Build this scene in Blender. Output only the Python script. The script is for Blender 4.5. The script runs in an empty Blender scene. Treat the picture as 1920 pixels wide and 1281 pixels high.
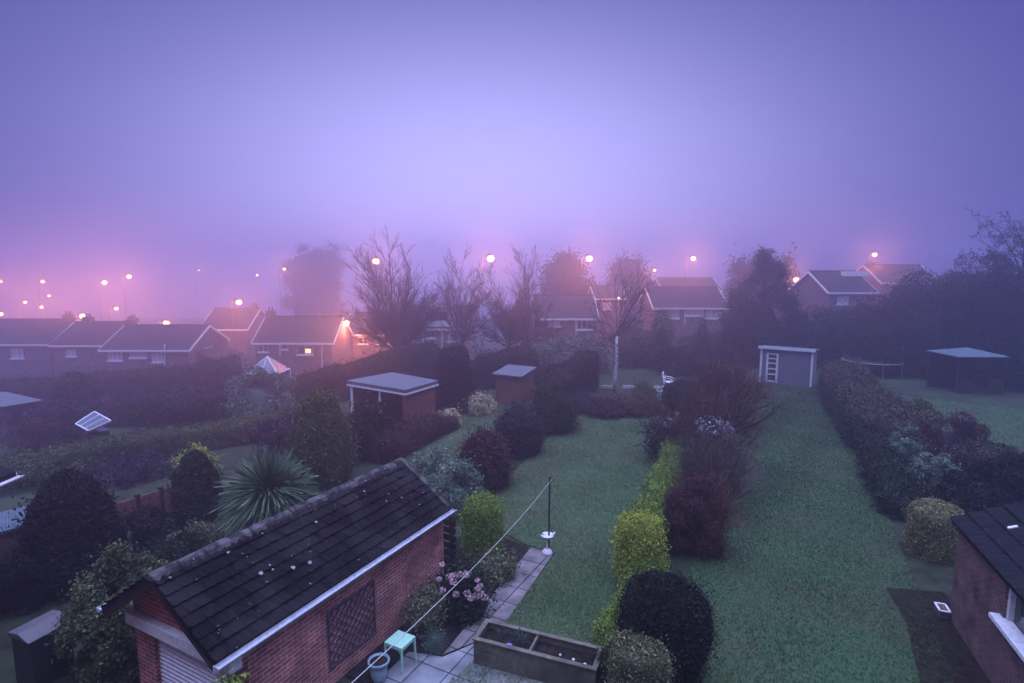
import bpy, math, random
import numpy as np
from mathutils import Vector
C = bpy.context.scene
col = C.collection
random.seed(7)
# ------------------------------------------------------------------ camera
CAMZ = 7.2
PITCH = math.atan((640.5-500)/1080)
cam_d = bpy.data.cameras.new('camera'); cam = bpy.data.objects.new('camera', cam_d); col.objects.link(cam)
cam.location = (0, 0, CAMZ); cam.rotation_euler = (math.pi/2-PITCH, 0, 0)
cam_d.sensor_width = 36; cam_d.lens = 36*1080/1920
cam_d.clip_start = 0.1; cam_d.clip_end = 1500
C.camera = cam
# ------------------------------------------------------------------ sky
def math_node(nt, op, a, b=None):
    n = nt.nodes.new('ShaderNodeMath'); n.operation = op
    for i, q in enumerate((a, b)):
        if q is None: continue
        if isinstance(q, (int, float)): n.inputs[i].default_value = q
        else: nt.links.new(q, n.inputs[i])
    return n.outputs[0]
W = bpy.data.worlds.new('World'); C.world = W; W.use_nodes = True
nt = W.node_tree; bg = nt.nodes['Background']; bg.inputs[1].default_value = 0.1
sky = nt.nodes.new('ShaderNodeTexSky'); sky.sky_type = 'NISHITA'; sky.sun_disc = False
sky.sun_elevation = math.radians(1.0); sky.sun_rotation = math.radians(-4); sky.air_density = 2; sky.ozone_density = 4
tc = nt.nodes.new('ShaderNodeTexCoord'); sp = nt.nodes.new('ShaderNodeSeparateXYZ'); nt.links.new(tc.outputs['Generated'], sp.inputs[0])
el = math_node(nt, 'ARCSINE', sp.outputs[2]); az = math_node(nt, 'ARCTAN2', sp.outputs[0], sp.outputs[1])
def gauss(x, c, s):
    d = math_node(nt, 'DIVIDE', math_node(nt, 'SUBTRACT', x, math.radians(c)), math.radians(s))
    return math_node(nt, 'EXPONENT', math_node(nt, 'MULTIPLY', math_node(nt, 'MULTIPLY', d, d), -1.0))
glow = math_node(nt, 'MULTIPLY', gauss(az, -3, 31), gauss(el, 7.5, 14.5))
high = nt.nodes.new('ShaderNodeMapRange'); high.interpolation_type = 'SMOOTHSTEP'
nt.links.new(el, high.inputs[0]); high.inputs[1].default_value = math.radians(26); high.inputs[2].default_value = math.radians(75)
def cmul(fac, rgb):
    n = nt.nodes.new('ShaderNodeVectorMath'); n.operation = 'SCALE'; n.inputs[0].default_value = rgb
    nt.links.new(fac, n.inputs[3]); return n.outputs[0]
def cadd(a, b):
    n = nt.nodes.new('ShaderNodeVectorMath'); n.operation = 'ADD'
    for i, q in enumerate((a, b)):
        if isinstance(q, tuple): n.inputs[i].default_value = q
        else: nt.links.new(q, n.inputs[i])
    return n.outputs[0]
tint = nt.nodes.new('ShaderNodeVectorMath'); tint.operation = 'MULTIPLY'; nt.links.new(sky.outputs[0], tint.inputs[0]); tint.inputs[1].default_value = (.05, .04, .12)
tot = cadd(cadd(cadd((.36, .36, 2.5), cmul(glow, (5.7, 5.5, 9.8))), cmul(high.outputs[0], (37, 43, 76))), tint.outputs[0])
nt.links.new(tot, bg.inputs[0])
C.view_settings.view_transform = 'Standard'; C.view_settings.look = 'None'; C.view_settings.gamma = 1
C.view_settings.use_curve_mapping = False; C.view_settings.exposure = 0.0
C.cycles.volume_bounces = 4; C.cycles.max_bounces = 6; C.cycles.diffuse_bounces = 2; C.cycles.glossy_bounces = 2
C.cycles.transparent_max_bounces = 6; C.cycles.transmission_bounces = 4
C.cycles.sample_clamp_indirect = 0.8; C.cycles.sample_clamp_direct = 6.0
C.cycles.use_denoising = True; C.cycles.denoiser = 'OPENIMAGEDENOISE'; C.cycles.denoising_input_passes = 'RGB_ALBEDO_NORMAL'; C.cycles.denoising_prefilter = 'ACCURATE'

# ------------------------------------------------------------------ geometry helpers
ANG = math.radians(27.9)
U = np.array([math.sin(ANG), math.cos(ANG)]); V = np.array([U[1], -U[0]])
def st(s, t, z=0.0):            # garden coordinates: s down the plot, t to the right of it
    return (s*U[0]+t*V[0], s*U[1]+t*V[1], z)
def to_st(x, y): return x*U[0]+y*U[1], x*V[0]+y*V[1]
def sp_(x, k): return np.logaddexp(0, np.asarray(x)/k)*k
def hgt(x, y):                  # the ground falls away to the left and beyond the gardens
    s, t = to_st(np.asarray(x, float), np.asarray(y, float))
    a = 0.10*(sp_(-(t+11.0), 1.2)-sp_(-(t+72.0), 4)*0.9)
    b = 0.05*(sp_(s-38, 3)-sp_(s-75, 3))
    return -a-b
def ray(px, py):
    a = (px-960)/1080; b = (640.5-py)/1080
    return np.array([a, math.cos(PITCH)+b*math.sin(PITCH), -math.sin(PITCH)+b*math.cos(PITCH)])
def at(px, py, z):
    r = ray(px, py); k = (z-CAMZ)/r[2]; return Vector((r[0]*k, r[1]*k, z))
def aty(px, py, Y):
    r = ray(px, py); k = Y/r[1]; return Vector((r[0]*k, Y, CAMZ+r[2]*k))
def gnd(px, py):
    r = ray(px, py); k0 = 0
    for k in np.arange(4, 140, .1):
        if CAMZ+r[2]*k < hgt(r[0]*k, r[1]*k): k0 = k; break
    return Vector((r[0]*k0, r[1]*k0, float(hgt(r[0]*k0, r[1]*k0))))
def on_plane(px, py, p0, d):    # vertical plane through p0 along horizontal direction d -> (distance along d, z)
    r = ray(px, py); n = np.array([d[1], -d[0]]); k = (p0[0]*n[0]+p0[1]*n[1])/(r[0]*n[0]+r[1]*n[1])
    return (r[0]*k-p0[0])*d[0]+(r[1]*k-p0[1])*d[1], CAMZ+r[2]*k

def tag(o, label=None, cat=None, group=None, kind=None):
    if label: o['label'] = label
    if cat: o['category'] = cat
    if group: o['group'] = group
    if kind: o['kind'] = kind
    return o
ORG = {}
def thing(name, loc, label, cat, group=None):
    o = bpy.data.objects.new(name, None); col.objects.link(o); o.location = loc; o.empty_display_size = .2
    ORG[o.name] = Vector(loc); return tag(o, label, cat, group)

class MB:
    def __init__(s): s.v = []; s.f = []
    def quad(s, *p):
        n = len(s.v); s.v += [tuple(q) for q in p]; s.f.append(tuple(range(n, n+len(p)))); return s
    def obox(s, c, ax, ay, az):     # centre and three half-axis vectors
        c = Vector(c); ax = Vector(ax); ay = Vector(ay); az = Vector(az); n = len(s.v)
        for i in (-1, 1):
            for j in (-1, 1):
                for k in (-1, 1): s.v.append(tuple(c+ax*i+ay*j+az*k))
        s.f += [tuple(n+q for q in f) for f in ((0,1,3,2),(4,6,7,5),(0,4,5,1),(2,3,7,6),(0,2,6,4),(1,5,7,3))]; return s
    def box(s, x0, x1, y0, y1, z0, z1):
        return s.obox(((x0+x1)/2, (y0+y1)/2, (z0+z1)/2), ((x1-x0)/2, 0, 0), (0, (y1-y0)/2, 0), (0, 0, (z1-z0)/2))
    def bar(s, a, b, w, h=None, up=(0, 0, 1)):
        a = Vector(a); b = Vector(b); h = h or w; d = (b-a); L = d.length; d.normalize(); up = Vector(up)
        x = d.cross(up)
        if x.length < 1e-3: x = d.cross(Vector((1, 0, 0)))
        x.normalize(); y = x.cross(d)
        return s.obox((a+b)/2, d*L/2, x*w/2, y*h/2)
    def tube(s, pts, rad, n=6, cap=True):
        pts = [Vector(p) for p in pts]
        if not hasattr(rad, '__len__'): rad = [rad]*len(pts)
        base = len(s.v); t0 = None
        for i, p in enumerate(pts):
            d = (pts[min(i+1, len(pts)-1)]-pts[max(i-1, 0)]).normalized()
            x = d.cross(Vector((0, 0, 1)))
            if x.length < .05: x = d.cross(Vector((1, 0, 0)))
            if t0 is not None:
                x = t0-d*t0.dot(d)
                if x.length < 1e-4: x = d.orthogonal()
            x.normalize(); t0 = x; y = d.cross(x)
            for k in range(n):
                a = 2*math.pi*k/n; s.v.append(tuple(p+(x*math.cos(a)+y*math.sin(a))*rad[i]))
        for i in range(len(pts)-1):
            for k in range(n):
                a = base+i*n+k; b = base+i*n+(k+1) % n; s.f.append((a, b, b+n, a+n))
        if cap:
            s.f.append(tuple(base+k for k in range(n))[::-1]); s.f.append(tuple(base+(len(pts)-1)*n+k for k in range(n)))
        return s
    def lathe(s, c, prof, n=16):    # prof: list of (r, z)
        c = Vector(c); base = len(s.v)
        for r, z in prof:
            for k in range(n):
                a = 2*math.pi*k/n; s.v.append((c.x+r*math.cos(a), c.y+r*math.sin(a), c.z+z))
        for i in range(len(prof)-1):
            for k in range(n):
                a = base+i*n+k; b = base+i*n+(k+1) % n; s.f.append((a, b, b+n, a+n))
        s.f.append(tuple(base+k for k in range(n))[::-1]); s.f.append(tuple(base+(len(prof)-1)*n+k for k in range(n)))
        return s
    def prism(s, poly, dvec):       # planar polygon extruded
        n = len(s.v); m = len(poly); d = Vector(dvec)
        s.v += [tuple(p) for p in poly]+[tuple(Vector(p)+d) for p in poly]
        s.f.append(tuple(range(n, n+m))[::-1]); s.f.append(tuple(range(n+m, n+2*m)))
        for i in range(m):
            j = (i+1) % m; s.f.append((n+i, n+j, n+m+j, n+m+i))
        return s
    def build(s, name, mat, parent=None, loc=None, smooth=False, bevel=0):
        org = ORG[parent.name] if parent is not None else Vector(loc or (0, 0, 0))
        me = bpy.data.meshes.new(name)
        vv = np.array(s.v, float)-np.array(org)
        me.from_pydata(vv.tolist(), [], s.f); me.update()
        uv = me.uv_layers.new(name='UVMap'); buf = np.zeros(len(me.loops)*2)
        Z = Vector((0, 0, 1))
        for p in me.polygons:
            n = p.normal; t = Z.cross(n)
            if t.length < .02: t = Vector((V[0], V[1], 0)); b = Vector((U[0], U[1], 0))
            else: t.normalize(); b = n.cross(t)
            for li in p.loop_indices:
                q = Vector(s.v[me.loops[li].vertex_index]); buf[2*li] = q.dot(t); buf[2*li+1] = q.dot(b)
        uv.data.foreach_set('uv', buf)
        o = bpy.data.objects.new(name, me); col.objects.link(o)
        if mat: me.materials.append(mat)
        if smooth: me.polygons.foreach_set('use_smooth', [True]*len(me.polygons))
        if bevel:
            m = o.modifiers.new('bevel', 'BEVEL'); m.width = bevel; m.segments = 2; m.limit_method = 'ANGLE'
        if parent is not None: o.parent = parent; ORG[o.name] = org
        else: o.location = org; ORG[o.name] = org
        return o

# ------------------------------------------------------------------ materials
def new_mat(name):
    m = bpy.data.materials.new(name); m.use_nodes = True; n = m.node_tree
    return m, n, n.nodes['Principled BSDF']
def noise_mat(name, c1, c2, scale=4, rough=.85, bump=.3, coord='Object', spec=.3, detail=6, c3=None, scale2=.6, bscale=None, bdist=.02):
    m, n, b = new_mat(name)
    t = n.nodes.new('ShaderNodeTexCoord'); x = n.nodes.new('ShaderNodeTexNoise'); x.inputs['Scale'].default_value = scale; x.inputs['Detail'].default_value = detail
    n.links.new(t.outputs[coord], x.inputs['Vector'])
    r = n.nodes.new('ShaderNodeValToRGB'); r.color_ramp.elements[0].position = .33; r.color_ramp.elements[1].position = .67
    r.color_ramp.elements[0].color = (*c1, 1); r.color_ramp.elements[1].color = (*c2, 1); n.links.new(x.outputs['Fac'], r.inputs[0])
    out = r.outputs[0]
    if c3:
        y = n.nodes.new('ShaderNodeTexNoise'); y.inputs['Scale'].default_value = scale2; y.inputs['Detail'].default_value = 3; n.links.new(t.outputs[coord], y.inputs['Vector'])
        r2 = n.nodes.new('ShaderNodeValToRGB'); r2.color_ramp.elements[0].position = .45; r2.color_ramp.elements[1].position = .65; n.links.new(y.outputs['Fac'], r2.inputs[0])
        mx = n.nodes.new('ShaderNodeMix'); mx.data_type = 'RGBA'; n.links.new(r2.outputs[0], mx.inputs[0]); n.links.new(out, mx.inputs[6]); mx.inputs[7].default_value = (*c3, 1); out = mx.outputs[2]
    n.links.new(out, b.inputs['Base Color']); b.inputs['Roughness'].default_value = rough; b.inputs['Specular IOR Level'].default_value = spec*(.25 if rough > .75 else 1)
    if bump:
        z = n.nodes.new('ShaderNodeTexNoise'); z.inputs['Scale'].default_value = bscale or scale*4; z.inputs['Detail'].default_value = 4; n.links.new(t.outputs[coord], z.inputs['Vector'])
        bp = n.nodes.new('ShaderNodeBump'); bp.inputs['Strength'].default_value = bump; bp.inputs['Distance'].default_value = bdist
        n.links.new(z.outputs['Fac'], bp.inputs['Height']); n.links.new(bp.outputs[0], b.inputs['Normal'])
    return m
def brick_mat(name, c1, c2, mortar, bw=.225, bh=.075, ms=.012, rough=.85, offset=.5, bump=.6, stain=None):
    m, n, b = new_mat(name)
    t = n.nodes.new('ShaderNodeTexCoord'); x = n.nodes.new('ShaderNodeTexBrick'); n.links.new(t.outputs['UV'], x.inputs['Vector'])
    x.inputs['Color1'].default_value = (*c1, 1); x.inputs['Color2'].default_value = (*c2, 1); x.inputs['Mortar'].default_value = (*mortar, 1)
    x.inputs['Scale'].default_value = 1; x.inputs['Brick Width'].default_value = bw; x.inputs['Row Height'].default_value = bh; x.inputs['Mortar Size'].default_value = ms
    x.inputs['Mortar Smooth'].default_value = .2; x.inputs['Bias'].default_value = -.2; x.offset = offset
    nz = n.nodes.new('ShaderNodeTexNoise'); nz.inputs['Scale'].default_value = 2.2; nz.inputs['Detail'].default_value = 8; n.links.new(t.outputs['UV'], nz.inputs['Vector'])
    mr = n.nodes.new('ShaderNodeMapRange'); n.links.new(nz.outputs['Fac'], mr.inputs[0]); mr.inputs[1].default_value = .3; mr.inputs[2].default_value = .7; mr.inputs[3].default_value = .5; mr.inputs[4].default_value = 1.35
    mul = n.nodes.new('ShaderNodeVectorMath'); mul.operation = 'SCALE'; n.links.new(x.outputs['Color'], mul.inputs[0]); n.links.new(mr.outputs[0], mul.inputs[3])
    n.links.new(mul.outputs[0], b.inputs['Base Color']); b.inputs['Roughness'].default_value = rough; b.inputs['Specular IOR Level'].default_value = .08
    n2 = n.nodes.new('ShaderNodeTexNoise'); n2.inputs['Scale'].default_value = 60; n.links.new(t.outputs['UV'], n2.inputs['Vector'])
    sm = math_node(n, 'ADD', math_node(n, 'MULTIPLY', x.outputs['Fac'], -1.0), math_node(n, 'MULTIPLY', n2.outputs['Fac'], .35))
    bp = n.nodes.new('ShaderNodeBump'); bp.inputs['Strength'].default_value = bump; bp.inputs['Distance'].default_value = .008
    n.links.new(sm, bp.inputs['Height']); n.links.new(bp.outputs[0], b.inputs['Normal'])
    return m
def leaf_mat(name, *cols, rough=.6, spec=.09):
    m, n, b = new_mat(name)
    a = n.nodes.new('ShaderNodeAttribute'); a.attribute_name = 'var'
    r = n.nodes.new('ShaderNodeValToRGB'); r.color_ramp.elements[0].color = (*cols[0], 1); r.color_ramp.elements[1].color = (*cols[-1], 1)
    for i, c in enumerate(cols[1:-1]):
        e = r.color_ramp.elements.new((i+1)/(len(cols)-1)); e.color = (*c, 1)
    n.links.new(a.outputs['Fac'], r.inputs[0]); n.links.new(r.outputs[0], b.inputs['Base Color'])
    b.inputs['Roughness'].default_value = rough; b.inputs['Specular IOR Level'].default_value = spec
    return m
def plain(name, c, rough=.5, metal=0, spec=.5, wear=.15, scale=14):
    return noise_mat(name, tuple(q*(1-wear) for q in c), tuple(min(1, q*(1+wear)) for q in c), scale=scale, rough=rough, bump=.12, spec=spec)
def emis(name, c, s):
    m, n, b = new_mat(name); b.inputs['Base Color'].default_value = (*c, 1); b.inputs['Emission Color'].default_value = (*c, 1); b.inputs['Emission Strength'].default_value = s
    m.cycles.emission_sampling = 'NONE'
    return m
M = {}
M['grass'] = noise_mat('lawn grass', (.035, .075, .033), (.06, .10, .048), scale=9, rough=.95, bump=.8, spec=.08, c3=(.06, .075, .04), scale2=.4, bscale=70, bdist=.03)
M['blade'] = leaf_mat('grass blades', (.08, .125, .05), (.12, .165, .07), (.17, .175, .09), rough=.6)
M['blade2'] = leaf_mat('darker grass blades', (.030, .062, .026), (.048, .085, .034), (.09, .098, .045), rough=.6)  # deeper, greener blade colour for the two right-hand lawns
M['ground'] = noise_mat('garden earth', (.018, .022, .014), (.04, .045, .028), scale=2.5, rough=.95, bump=.8, spec=.15, c3=(.035, .05, .025), scale2=.25)
M['soil'] = noise_mat('bed soil', (.012, .009, .007), (.03, .022, .016), scale=7, rough=.95, bump=1, spec=.15, bscale=25, bdist=.04)
M['slab'] = brick_mat('paving slab', (.22, .225, .23), (.15, .155, .165), (.02, .02, .02), bw=.6, bh=.6, ms=.012, offset=0, bump=.5)
M['path'] = brick_mat('path slab', (.17, .145, .145), (.12, .105, .105), (.018, .016, .016), bw=.62, bh=.6, ms=.014, offset=0, bump=.5)
M['brick'] = brick_mat('red brick', (.40, .115, .085), (.20, .06, .05), (.46, .32, .30), ms=.011)
M['brick_dark'] = brick_mat('brown brick', (.14, .07, .06), (.09, .045, .04), (.2, .15, .14), ms=.011)
M['brick_far'] = brick_mat('estate brick', (.13, .085, .09), (.10, .07, .078), (.2, .17, .18), ms=.012)
M['tile'] = noise_mat('garage roof tile', (.004, .0035, .004), (.011, .009, .0105), scale=9, rough=.9, bump=.6, spec=.2, c3=(.022, .018, .02), scale2=1.3, bscale=50, bdist=.01)
M['brick_pale'] = brick_mat('pale estate brick', (.22, .16, .16), (.17, .12, .125), (.28, .24, .24), ms=.012)
M['tile_far'] = brick_mat('estate roof tile', (.034, .033, .038), (.024, .023, .028), (.015, .013, .013), bw=.3, bh=.3, ms=.03, bump=1)
M['tile_dark'] = noise_mat('black roof tile', (.006, .006, .008), (.014, .013, .016), scale=8, rough=.8, bump=.5, spec=.3, bscale=40)
M['ridge'] = noise_mat('ridge tile', (.02, .017, .018), (.042, .036, .038), scale=12, rough=.9, bump=.6, c3=(.11, .1, .1), scale2=5)
M['lichen'] = noise_mat('lichen', (.14, .14, .14), (.42, .4, .4), scale=40, rough=.95, bump=.6)
M['white'] = plain('white paint', (.72, .71, .72), rough=.45)
M['door_white'] = plain('white steel door', (.62, .6, .64), rough=.4)
M['gutter'] = plain('grey plastic gutter', (.42, .44, .48), rough=.35)
M['wood_dark'] = noise_mat('dark timber', (.02, .015, .013), (.045, .035, .03), scale=8, rough=.85, bump=.4)
M['wood'] = noise_mat('weathered planter timber', (.10, .085, .062), (.17, .145, .11), scale=11, rough=.85, bump=.5, c3=(.07, .06, .05), scale2=2)
M['wood_red'] = noise_mat('red brown boards', (.15, .065, .05), (.21, .095, .075), scale=6, rough=.85, bump=.4)
M['wood_grey'] = noise_mat('grey painted boards', (.16, .16, .19), (.21, .21, .25), scale=6, rough=.8, bump=.3)
M['felt'] = noise_mat('pale roofing felt', (.085, .09, .105), (.13, .135, .155), scale=5, rough=.85, bump=.5, bscale=60)
M['felt2'] = noise_mat('blue grey roof sheet', (.05, .075, .10), (.08, .11, .14), scale=5, rough=.6, bump=.3)
M['metal'] = plain('dark steel', (.025, .025, .03), rough=.4, metal=1)
M['lampmetal'] = plain('galvanised steel', (.25, .25, .26), rough=.5)
M['lamppost'] = plain('dark painted steel', (.03, .03, .035), rough=.6)
M['line'] = plain('washing line', (.42, .4, .39), rough=.6)
M['stone'] = plain('cast stone', (.6, .57, .58), rough=.7)
M['mint'] = plain('mint plastic', (.30, .56, .40), rough=.4, wear=.06)
M['pot'] = plain('blue grey plastic pot', (.16, .25, .28), rough=.45)
M['plastic'] = plain('white plastic', (.75, .73, .76), rough=.4)
M['black'] = plain('black plastic', (.014, .014, .016), rough=.5)
M['lid'] = plain('purple grey lid', (.07, .06, .07), rough=.6)
M['trellis'] = noise_mat('trellis timber', (.05, .048, .06), (.085, .08, .095), scale=10, rough=.8, bump=.3)
M['bark'] = noise_mat('bark', (.03, .025, .022), (.06, .05, .042), scale=8, rough=.95, bump=.8)
M['birch'] = noise_mat('birch bark', (.5, .46, .45), (.62, .58, .57), scale=7, rough=.8, bump=.4, c3=(.06, .05, .05), scale2=9)
M['twig'] = noise_mat('dark twigs', (.028, .022, .022), (.05, .04, .04), scale=6, rough=.95, bump=0)
m, n, b = new_mat('window glass'); b.inputs['Base Color'].default_value = (.02, .022, .03, 1); b.inputs['Roughness'].default_value = .08; b.inputs['Specular IOR Level'].default_value = .6; M['glass'] = m
m, n, b = new_mat('roof glass'); b.inputs['Base Color'].default_value = (.10, .11, .15, 1); b.inputs['Roughness'].default_value = .35; M['roofglass'] = m
m, n, b = new_mat('curtained glass'); b.inputs['Base Color'].default_value = (.45, .45, .5, 1); b.inputs['Roughness'].default_value = .12; M['curtain'] = m
M['lit'] = emis('lit window', (1, .62, .28), 2.2)
M['lamp'] = emis('sodium lamp', (1, .34, .12), 14)
M['lampw'] = emis('white lamp', (1, .8, .55), 12)
M['pebble'] = plain('pale stone', (.5, .47, .47), rough=.7)
L = {}
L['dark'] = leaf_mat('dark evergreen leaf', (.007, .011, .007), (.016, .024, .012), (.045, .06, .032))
L['olive'] = leaf_mat('olive leaf', (.03, .038, .016), (.07, .085, .035), (.13, .14, .065))
L['glauc'] = leaf_mat('grey green leaf', (.04, .065, .05), (.08, .115, .085), (.15, .2, .155))
L['lime'] = leaf_mat('lime green leaf', (.05, .07, .018), (.11, .14, .03), (.22, .24, .06))
L['straw'] = leaf_mat('straw yellow leaf', (.07, .07, .028), (.18, .17, .07), (.33, .3, .14))
L['glauc2'] = leaf_mat('pale grey green leaf', (.05, .08, .055), (.11, .155, .11), (.24, .31, .23))
L['gold'] = leaf_mat('golden leaf', (.10, .13, .015), (.27, .31, .04), (.5, .5, .08))
L['goldgreen'] = leaf_mat('golden green leaf', (.06, .11, .015), (.13, .2, .03), (.22, .28, .05))
L['cream'] = leaf_mat('cream leaf', (.22, .2, .1), (.42, .36, .2), (.6, .5, .32))
L['yucca'] = leaf_mat('sword leaf', (.03, .055, .03), (.07, .115, .06), (.17, .22, .13), rough=.5)
L['red'] = leaf_mat('wine red leaf', (.022, .010, .012), (.055, .022, .026), (.13, .055, .055))
L['rust'] = leaf_mat('rust leaf', (.035, .016, .014), (.09, .04, .03), (.17, .085, .06))
L['purple'] = leaf_mat('dusky purple leaf', (.014, .012, .016), (.032, .025, .035), (.075, .062, .075))
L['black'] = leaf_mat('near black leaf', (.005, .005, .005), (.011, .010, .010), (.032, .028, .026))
L['varieg'] = leaf_mat('variegated leaf', (.035, .045, .022), (.09, .1, .05), (.3, .26, .14))
L['hyd'] = leaf_mat('faded hydrangea petal', (.25, .14, .15), (.42, .27, .29), (.55, .4, .42))
L['pale'] = leaf_mat('pale flower', (.10, .085, .10), (.22, .19, .21), (.36, .32, .34))
L['brown'] = leaf_mat('brown winter leaf', (.032, .026, .016), (.068, .052, .032), (.13, .10, .062))

# ------------------------------------------------------------------ foliage
rng = np.random.default_rng(11)
def lumpf(seed, k=2.2, n=7):
    return (lambda a, b: (lambda p: a(p)+.45*b(p)))(lump1(seed, k, n), lump1(seed+777, k*2.8, n))
def lump1(seed, k=2.2, n=7):
    r = np.random.default_rng(seed); K = r.normal(size=(n, 3))*k; ph = r.uniform(0, 6.28, n)
    return lambda p: np.mean(np.sin(p@K.T+ph), axis=1)*1.6
PROF = {
 'dome': [(0, .80), (.15, .93), (.35, 1), (.55, .95), (.72, .80), (.86, .58), (.95, .33), (1, 0)],
 'ball': [(0, .35), (.12, .7), (.3, .94), (.5, 1), (.7, .92), (.85, .7), (.95, .4), (1, 0)],
 'egg':  [(0, .82), (.12, .96), (.3, 1), (.5, .93), (.68, .77), (.82, .56), (.92, .34), (1, 0)],
 'cone': [(0, .9), (.08, 1), (.3, .86), (.55, .6), (.78, .33), (.92, .15), (1, 0)],
 'column': [(0, .93), (.1, .98), (.4, 1), (.7, .99), (.85, .93), (.93, .78), (.98, .5), (1, 0)],
 'box':  [(0, .97), (.2, 1), (.8, 1), (.93, .97), (.985, .85), (1, 0)],
 'taper': [(0, 1), (.3, .98), (.65, .84), (.85, .72), (.94, .6), (.985, .4), (1, 0)],
 'round': [(0, .66), (.12, .82), (.3, .95), (.5, 1), (.72, .96), (.88, .78), (.96, .5), (1, 0)],
 'vase': [(0, .25), (.2, .5), (.45, .85), (.7, 1), (.86, .82), (.95, .5), (1, 0)],
}
def mesh_np(name, verts, counts, idx, var, mat, smooth=False):
    me = bpy.data.meshes.new(name)
    me.vertices.add(len(verts)); me.vertices.foreach_set('co', np.asarray(verts, np.float32).ravel())
    me.loops.add(len(idx)); me.loops.foreach_set('vertex_index', np.asarray(idx, np.int32))
    me.polygons.add(len(counts)); starts = np.concatenate([[0], np.cumsum(counts)[:-1]])
    me.polygons.foreach_set('loop_start', starts.astype(np.int32))
    at_ = me.attributes.new('var', 'FLOAT', 'POINT'); at_.data.foreach_set('value', np.asarray(var, np.float32))
    me.materials.append(mat); me.update(calc_edges=True); me.validate()
    return me
def leaf_quads(P, N, size, aspect, bias, r):
    n = len(P); nn = r.normal(size=(n, 3)); nn /= np.linalg.norm(nn, axis=1, keepdims=True)
    nn = nn+N*bias; nn /= np.linalg.norm(nn, axis=1, keepdims=True)
    t = np.cross(nn, r.normal(size=(n, 3))); t /= np.linalg.norm(t, axis=1, keepdims=True)+1e-9
    b = np.cross(nn, t); s = size*r.uniform(.6, 1.35, (n, 1)); w = s*aspect
    q = np.stack([P-t*s/2, P+b*w/2+t*s*.1, P+t*s/2, P-b*w/2+t*s*.1], 1).reshape(-1, 3)
    return q
def surf(shape, rx, ry, h, n, r, lump, lf, depth):
    pf = np.array(PROF[shape]); zz = np.linspace(0, 1, 80); rr = np.interp(zz, pf[:, 0], pf[:, 1])
    seg = np.hypot(np.diff(zz)*h, np.diff(rr)*(rx+ry)/2); mid = (rr[1:]+rr[:-1])/2+.02; w = seg*mid; w /= w.sum()
    i = r.choice(len(w), n, p=w); f = r.random(n); z = zz[i]+(zz[i+1]-zz[i])*f; rad = rr[i]+(rr[i+1]-rr[i])*f
    a = r.uniform(0, 2*math.pi, n); k = 1-np.abs(r.normal(0, depth, n))
    P = np.stack([np.cos(a)*rad*rx, np.sin(a)*rad*ry, z*h], 1)
    slope = -(rr[i+1]-rr[i])/np.maximum(1e-4, zz[i+1]-zz[i])*(rx+ry)/2/h
    N = np.stack([np.cos(a), np.sin(a), slope], 1); N /= np.linalg.norm(N, axis=1, keepdims=True)
    m = 1+lump*lf(P)
    P[:, 0] *= m*k; P[:, 1] *= m*k; P[:, 2] = P[:, 2]*(1+(m-1)*.7)*(1-(1-k)*z*.8)
    return P, N
def lathe_np(shape, rx, ry, h, lump, lf, sc, nr=12, ns=20):
    pf = np.array(PROF[shape]); zz = np.linspace(0, 1, nr); rr = np.maximum(.02, np.interp(zz, pf[:, 0], pf[:, 1]))
    a = np.linspace(0, 2*math.pi, ns, endpoint=False)
    P = np.stack([np.outer(rr*rx, np.cos(a)), np.outer(rr*ry, np.sin(a)), np.outer(zz*h, np.ones(ns))], 2).reshape(-1, 3)
    m = 1+lump*lf(P); P[:, 0] *= m*sc; P[:, 1] *= m*sc; P[:, 2] *= (1+(m-1)*.7)*(1-(1-sc)*.8)
    F = []
    for i in range(nr-1):
        for k in range(ns): F.append((i*ns+k, i*ns+(k+1) % ns, (i+1)*ns+(k+1) % ns, (i+1)*ns+k))
    return P, F
SEED = [100]
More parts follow.
